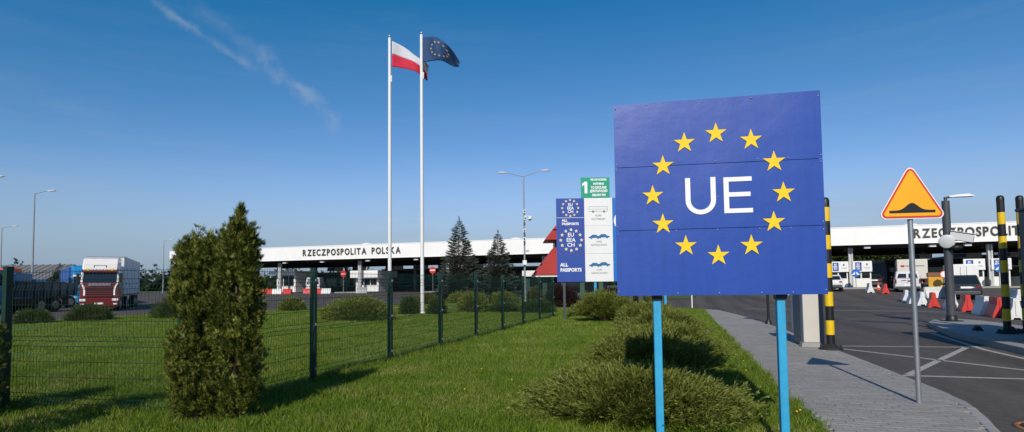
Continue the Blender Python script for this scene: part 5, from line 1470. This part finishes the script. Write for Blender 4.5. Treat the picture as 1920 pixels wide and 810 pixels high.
def tipper(label, loc, rz, orange=False):
    t = thing('tipper_lorry', label, 'lorry', loc, rz, 'tipper lorries at the left edge')
    mb = MB(); mb.prism([(0, .75), (0, 1.75), (.22, 2.75), (.5, 2.86), (1.75, 2.86), (1.75, .75)], 'x', -1.2, 1.2); cab = part('cab', mb, M_TIP, t, .06)
    mb = MB(); mb._add([(-1.05, -.01, 1.80), (1.05, -.01, 1.80), (1.0, .195, 2.68), (-1.0, .195, 2.68), (-1.05, .03, 1.80), (1.05, .03, 1.80), (1.0, .24, 2.68), (-1.0, .24, 2.68)], [(0, 1, 2, 3), (7, 6, 5, 4), (0, 4, 5, 1), (2, 6, 7, 3), (1, 5, 6, 2), (3, 7, 4, 0)]); part('windscreen', mb, M_GLASS, cab)
    for s in (-1, 1):
        mb = MB(); mb.box(s * 1.205 - .01, s * 1.205 + .01, .45, 1.35, 1.85, 2.6); part('side_window', mb, M_GLASS, cab)
        mb = MB(); mb.box(s * .9 - .15, s * .9 + .15, -.03, .02, .95, 1.15); part('headlight', mb, M_LAMP, cab)
        mb = MB(); mb.box(s * 1.34 - .05, s * 1.34 + .05, 0, .15, 1.9, 2.5); part('mirror', mb, M_BLACK, cab)
    mb = MB(); mb.box(-1.22, 1.22, -.05, .5, .4, .75); part('bumper', mb, M_DGREY, t, .03)
    mb = MB(); mb.box(-.45, .45, .5, 6.2, .65, .95); part('chassis', mb, M_BLACK, t)
    mb = MB(); mb.frustum((-1.2, 1.2, 2.2, 6.2), (-1.27, 1.27, 2.0, 6.35), 1.05, 2.12); bed = part('tipper_bed', mb, M_NAVY, t, .02)
    for k in range(6):
        yy = 2.4 + k * .7
        for s in (-1, 1):
            mb = MB(); mb.box(s * 1.26 - .04, s * 1.26 + .04, yy - .05, yy + .05, 1.1, 2.10); part('rib', mb, M_NAVY, bed)
    mb = MB(); mb.box(-1.29, 1.29, 1.95, 2.9, 2.13, 2.40); part('headboard', mb, M_CBLU, bed, .02)
    for yy in (1.1, 4.4, 5.6):
        for x in (-1.0, 1.0): wheel(t, x, yy, .5, .34)
    for s in (-1, 1):
        mb = MB(); mb.box(s * 1.12 - .03, s * 1.12 + .03, 2.0, 4.6, .55, 1.0); part('tank', mb, M_BLACK, t, .02)
    if orange:
        mb = MB(); mb.box(-.55, .55, .5, 1.5, 2.87, 3.25); part('beacon_bar', mb, mat('cone_orange', (.8, .10, .02), .5), t, .03)
    return t
tipper('dark blue tipper lorry with ribbed bed behind the left fence post', (-42.45, 24.3, -.05), R_(15))
tipper('second blue tipper lorry with orange roof box at the left edge', (-50.2, 30.9, -.05), R_(14), True)

# grey roofed shed far left
gb = thing('grey_shed', 'long low building with grey corrugated roof behind the lorries', 'building', (-98.26, 52.2, 0), R_(16.6))
mb = MB(); mb.box(-16, 16, 0, 9, 0, 3.0); part('wall', mb, mat('shed_wall', (.30, .28, .25), .8), gb)
mb = MB(); mb.prism([(-.6, 2.9), (4.5, 5.1), (9.6, 2.9), (9.6, 2.75), (4.5, 4.95), (-.6, 2.75)], 'x', -16.5, 16.5); rf = part('roof', mb, mat('shed_roof', (.17, .165, .165), .7, var=.12, vscale=.7), gb)
for k in range(33):
    mb = MB(); x = -16 + k; mb.prism([(-.6, 2.91), (4.5, 5.11), (4.5, 5.17), (-.6, 2.97)], 'x', x - .06, x + .06); part('seam', mb, MATS['shed_roof'], rf)
for k in range(6):
    mb = MB(); mb.box(-14 + k * 5, -12 + k * 5, -.04, -.001, 1.0, 2.2); part('window', mb, M_GLASS, gb)

# two-tier red roof behind the information board, low white kiosk beside it
rb = thing('red_roof_pavilion', 'pavilion with steep two-tier red roof behind the information board', 'building', (-9.9, 51.5, gz(51.5) - .03), R_(16))
M_RR = mat('red_roof', (.36, .030, .022), .6, var=.08, vscale=.8)
mb = MB(); mb.box(-2.6, 2.6, -2.6, 2.6, 0, 2.0); part('wall', mb, mat('pavilion_wall', (.03, .08, .05), .6), rb)
mb = MB(); mb.frustum((-3.45, 3.45, -3.45, 3.45), (-1.55, 1.55, -1.55, 1.55), 2.03, 4.45); part('lower_roof', mb, M_RR, rb)
mb = MB(); mb.box(-1.4, 1.4, -1.4, 1.4, 4.45, 5.1); part('drum', mb, M_DGREY, rb)
mb = MB(); mb.frustum((-2.35, 2.35, -2.35, 2.35), (-.1, .1, -.1, .1), 5.1, 7.95); part('upper_roof', mb, M_RR, rb)
mb = MB(); mb.box(-3.35, 3.35, -3.35, 3.35, 1.86, 2.02); part('eaves', mb, M_WHITE, rb)
for k in range(3):
    mb = MB(); mb.box(-2.2 + k * 1.6, -1.0 + k * 1.6, -2.63, -2.601, .5, 1.6); part('window', mb, M_GLASS, rb)
wk = thing('white_kiosk', 'low kiosk with white flat roof left of the red roofed pavilion', 'kiosk', (-14.2, 58, gz(58)), 0)
mb = MB(); mb.box(-1.6, 1.6, 0, 2.4, 0, 1.75); part('wall', mb, mat('pavilion_wall', (.03, .08, .05), .6), wk)
mb = MB(); mb.box(-1.9, 2.6, -.4, 2.8, 1.75, 2.35); part('roof', mb, M_WHITE, wk)
mb = MB(); mb.box(-1.2, 1.2, -.03, -.001, .7, 1.5); part('window', mb, M_GLASS, wk)


def car(label, loc, rz, paint, L=4.6, W=1.86, H=1.7, group='cars queuing at the booths', tail=True):
    """rear face at y=0, nose at y=L"""
    t = thing('car', label, 'car', loc, rz, group); hw = W / 2
    sec = [(0.0, .86, .42, .98), (.12, .97, .34, 1.02), (.9, 1.0, .28, 1.04), (L - 1.0, 1.0, .28, 1.0), (L - .25, .93, .30, .86), (L, .72, .40, .70)]
    V, F = [], []; n = 10
    for y, k, zb, zt in sec:
        w = hw * k
        V += [(-w * .92, y, zb), (-w, y, zb + .12), (-w, y, (zb + zt) / 2), (-w * .985, y, zt - .14), (-w * .93, y, zt), (w * .93, y, zt), (w * .985, y, zt - .14), (w, y, (zb + zt) / 2), (w, y, zb + .12), (w * .92, y, zb)]
    for j in range(len(sec) - 1):
        for i in range(n): F.append((j * n + i, j * n + (i + 1) % n, (j + 1) * n + (i + 1) % n, (j + 1) * n + i))
    F.append(tuple(range(n))); F.append(tuple(reversed(range((len(sec) - 1) * n, len(sec) * n))))
    mb = MB(); mb._add(V, F, 0, True); body = part('body', mb, paint, t)
    mb = MB(); mb.frustum((-hw * .93, hw * .93, .10, L - 1.35), (-hw * .74, hw * .74, .55, L - 2.2), 1.0, H); cab = part('cabin', mb, paint, t, .06, seg=3)
    def pane(nm, quad, nrm):
        d = Vector(nrm) * .012; mb = MB(); a = [Vector(q) + d for q in quad]; b = [Vector(q) - d for q in quad]
        mb._add(a + b, [(0, 1, 2, 3), (7, 6, 5, 4), (0, 4, 5, 1), (1, 5, 6, 2), (2, 6, 7, 3), (3, 7, 4, 0)]); part(nm, mb, M_GLASS, cab)
    z0, z1 = 1.06, H - .10
    def lerp(z): return (z - 1.0) / (H - 1.0)
    def yb(z): return .10 + .45 * lerp(z)
    def yf(z): return L - 1.35 - .85 * lerp(z)
    def wx(z): return hw * (.93 - .19 * lerp(z))
    pane('rear_window', [(-wx(z0) + .12, yb(z0), z0), (wx(z0) - .12, yb(z0), z0), (wx(z1) - .08, yb(z1), z1), (-wx(z1) + .08, yb(z1), z1)], (0, -1, .5))
    pane('windscreen', [(-wx(z0) + .08, yf(z0), z0), (wx(z0) - .08, yf(z0), z0), (wx(z1) - .08, yf(z1), z1), (-wx(z1) + .08, yf(z1), z1)], (0, 1, .8))
    for s in (-1, 1):
        ym = (yb(z0) + yf(z0)) / 2
        pane('side_window', [(s * wx(z0), yb(z0) + .35, z0), (s * wx(z0), ym - .04, z0), (s * wx(z1), ym - .04, z1), (s * wx(z1), yb(z1) + .12, z1)], (s, 0, .2))
        pane('side_window', [(s * wx(z0), ym + .04, z0), (s * wx(z0), yf(z0) - .25, z0), (s * wx(z1), yf(z1) - .08, z1), (s * wx(z1), ym + .04, z1)], (s, 0, .2))
        mb = MB(); mb.box(s * hw * .74 - .10, s * hw * .74 + .10, -.02, .06, .80, .95); part('tail_light', mb, mat('tail_red', (.25, .008, .008), .25), body, .02)
        mb = MB(); mb.box(s * (hw + .10) - .10, s * (hw + .10) + .10, L - 1.75, L - 1.6, 1.02, 1.17); part('mirror', mb, paint, t, .03)
    mb = MB(); mb.box(-.28, .28, -.03, -.005, .80, .93); part('number_plate', mb, M_LETW, body)
    mb = MB(); mb.box(-hw * .86, hw * .86, -.06, .1, .36, .62); part('bumper', mb, M_DGREY, t, .05)
    for y in (.85, L - .95):
        for x in (-hw + .12, hw - .12): wheel(t, x, y, .34, .23)
    return t


def van(label, loc, rz, paint, L=5.2, W=1.95, H=2.1, rear_glass=True, group='vans and box lorries at the booths'):
    t = thing('van', label, 'van', loc, rz, group); hw = W / 2
    mb = MB(); mb.frustum((-hw, hw, 0, L), (-hw * .99, hw * .99, 0, L), .35, 1.15); body = part('body', mb, paint, t, .06, seg=3)
    mb = MB(); mb.frustum((-hw * .99, hw * .99, .01, L - .7), (-hw * .86, hw * .86, .12, L - 1.5), 1.15, H); up = part('upper_body', mb, paint, t, .08, seg=3)
    for s in (-1, 1):
        if rear_glass:
            mb = MB(); V = [(s * .08, .0, 1.25), (s * .80 * hw, .0, 1.25), (s * .70 * hw, .085, H - .22), (s * .08, .085, H - .22)]
            mb._add(V + [(x, y - .025, z) for x, y, z in V], [(0, 1, 2, 3), (7, 6, 5, 4), (0, 4, 5, 1), (1, 5, 6, 2), (2, 6, 7, 3), (3, 7, 4, 0)]); part('rear_window', mb, M_GLASS, up)
        mb = MB(); mb.box(s * hw * .93 - .05, s * hw * .93 + .05, -.03, .05, .75, 1.12); part('tail_light', mb, mat('tail_red', (.25, .008, .008), .25), body, .01)
        mb = MB(); mb.box(s * hw * .93 - .012, s * hw * .93 + .012, L - 2.1, L - 1.5, 1.2, H - .3); part('side_window', mb, M_GLASS, up)
        mb = MB(); mb.box(s * (hw + .09) - .08, s * (hw + .09) + .08, L - 1.3, L - 1.15, 1.1, 1.4); part('mirror', mb, M_BLACK, t)
    mb = MB(); mb.box(-.008, .008, -.012, .02, .42, 1.14); part('door_gap', mb, M_BLACK, body)
    mb = MB(); mb.box(-.42, -.10, -.02, -.001, .98, 1.06); part('badge', mb, M_TXT, body)
    mb = MB(); mb.box(.04, .18, -.04, -.001, .92, 1.02); part('handle', mb, M_BLACK, body)
    mb = MB(); mb.box(-hw * .95, hw * .95, -.08, .1, .32, .52); part('bumper', mb, M_DGREY, t, .03)
    mb = MB(); mb.box(-.26, .26, -.015, -.001, .56, .68); part('number_plate', mb, M_LETW, body)
    for y in (.95, L - .95):
        for x in (-hw + .13, hw - .13): wheel(t, x, y, .34, .24)
    return t


def box_lorry(label, loc, rz, m_box, W=2.45, H=3.5, L=7.5, stripe=False, group='vans and box lorries at the booths'):
    t = thing('box_lorry', label, 'lorry', loc, rz, group); hw = W / 2
    mb = MB(); mb.box(-hw, hw, 0, L - 1.9, .95, H); bx = part('cargo_box', mb, m_box, t, .03)
    for s in (-1, 1):
        mb = MB(); mb.box(s * hw * .5 - hw * .48, s * hw * .5 + hw * .48, -.03, -.001, 1.0, H - .08); part('door', mb, m_box, bx, .01)
        mb = MB(); mb.cyl((s * .22, -.05, 1.1), (s * .22, -.05, H - .2), .018, n=6); part('lock_rod', mb, M_GALV, bx)
        mb = MB(); mb.box(s * hw * .85 - .1, s * hw * .85 + .1, -.05, .05, .72, .86); part('tail_light', mb, mat('tail_red', (.25, .008, .008), .25), t)
    if stripe:
        mb = MB(); mb.box(-hw * .75, -hw * .5, -.04, -.031, H - .75, H - .55); part('logo', mb, M_RED, bx)
        mb = MB(); mb.box(-hw * .45, hw * .8, -.04, -.031, H - .70, H - .60); part('stripe', mb, M_TXT, bx)
    mb = MB(); mb.prism([(L - 1.8, .5), (L - 1.8, 2.3), (L - .6, 2.25), (L - .1, 1.5), (L, .5)], 'x', -hw * .92, hw * .92); part('cab', mb, M_WHITE, t, .06)
    mb = MB(); mb.box(-.4, .4, .2, L - 1.8, .6, .9); part('chassis', mb, M_BLACK, t)
    mb = MB(); mb.box(-hw * .95, hw * .95, -.05, .06, .45, .58); part('bumper', mb, M_DGREY, t)
    for y in (1.4, L - 1.0):
        for x in (-hw + .2, hw - .2): wheel(t, x, y, .43, .28)
    return t


def gl(x, y): return (x, y, gz(y) - .05)
M_CARB = mat('car_black', (.028, .026, .030), .22, coat=.6, var=.05); M_CARW = mat('car_white', (.70, .70, .70), .25, coat=.5, var=.03); M_CARG = mat('car_grey', (.10, .10, .11), .25, coat=.5, var=.05)
M_CARBX = mat('box_cream', (.66, .63, .54), .5, var=.05)
car('dark parked car with number plate behind the plastic barriers', gl(18.55, 47.0), R_(-16), M_CARB, 4.6, 1.88, 1.72)
van('white van with two rear windows left of the hump sign post', gl(18.0, 56.0), R_(-15), M_CARW, 4.2, 1.78, 1.80)
box_lorry('cream box lorry ahead of the white van', gl(21.2, 64.6), R_(-15), M_CARBX, 2.45, 2.85, 6.5, stripe=True)
box_lorry('plain white box van beside the dark car', gl(24.6, 62.6), R_(-15), M_WHITE, 2.2, 2.25, 6.0)
car('pale car mostly hidden behind the blue board and striped post', gl(12.75, 58.0), R_(-10), M_CARW, 4.3, 1.78, 1.5)
car('dark car waiting between the booths and the box lorry', gl(20.0, 74.0), R_(-14), M_CARG, 4.4, 1.8, 1.6)
car('second dark car further up the lane left of the box lorry', gl(18.9, 68.5), R_(-14), M_CARB, 4.4, 1.8, 1.5)
van('white van facing away under the left canopy behind the fence', gl(-47.4, 66.0), R_(25), M_CARW, 5.0, 1.9, 2.1)
van('pale van partly behind the smaller spruce', gl(-17.6, 66.5), R_(10), M_CARW, 5.0, 1.9, 2.0)
yc = thing('yellow_container', 'yellow roadworks container behind the hump sign post', 'container', gl(20.55, 57.5), R_(-15))
mb = MB(); mb.box(-.5, .5, 0, 1.2, .35, 1.25); part('body', mb, mat('roadwork_yellow', (.62, .34, .03), .5, var=.15), yc, .03)
mb = MB(); mb.box(-.54, .54, -.05, 1.25, 1.25, 1.6); part('lid', mb, mat('brown_tarp', (.22, .10, .05), .8), yc, .04)
for x in (-.42, .42): wheel(yc, x, .7, .3, .2)
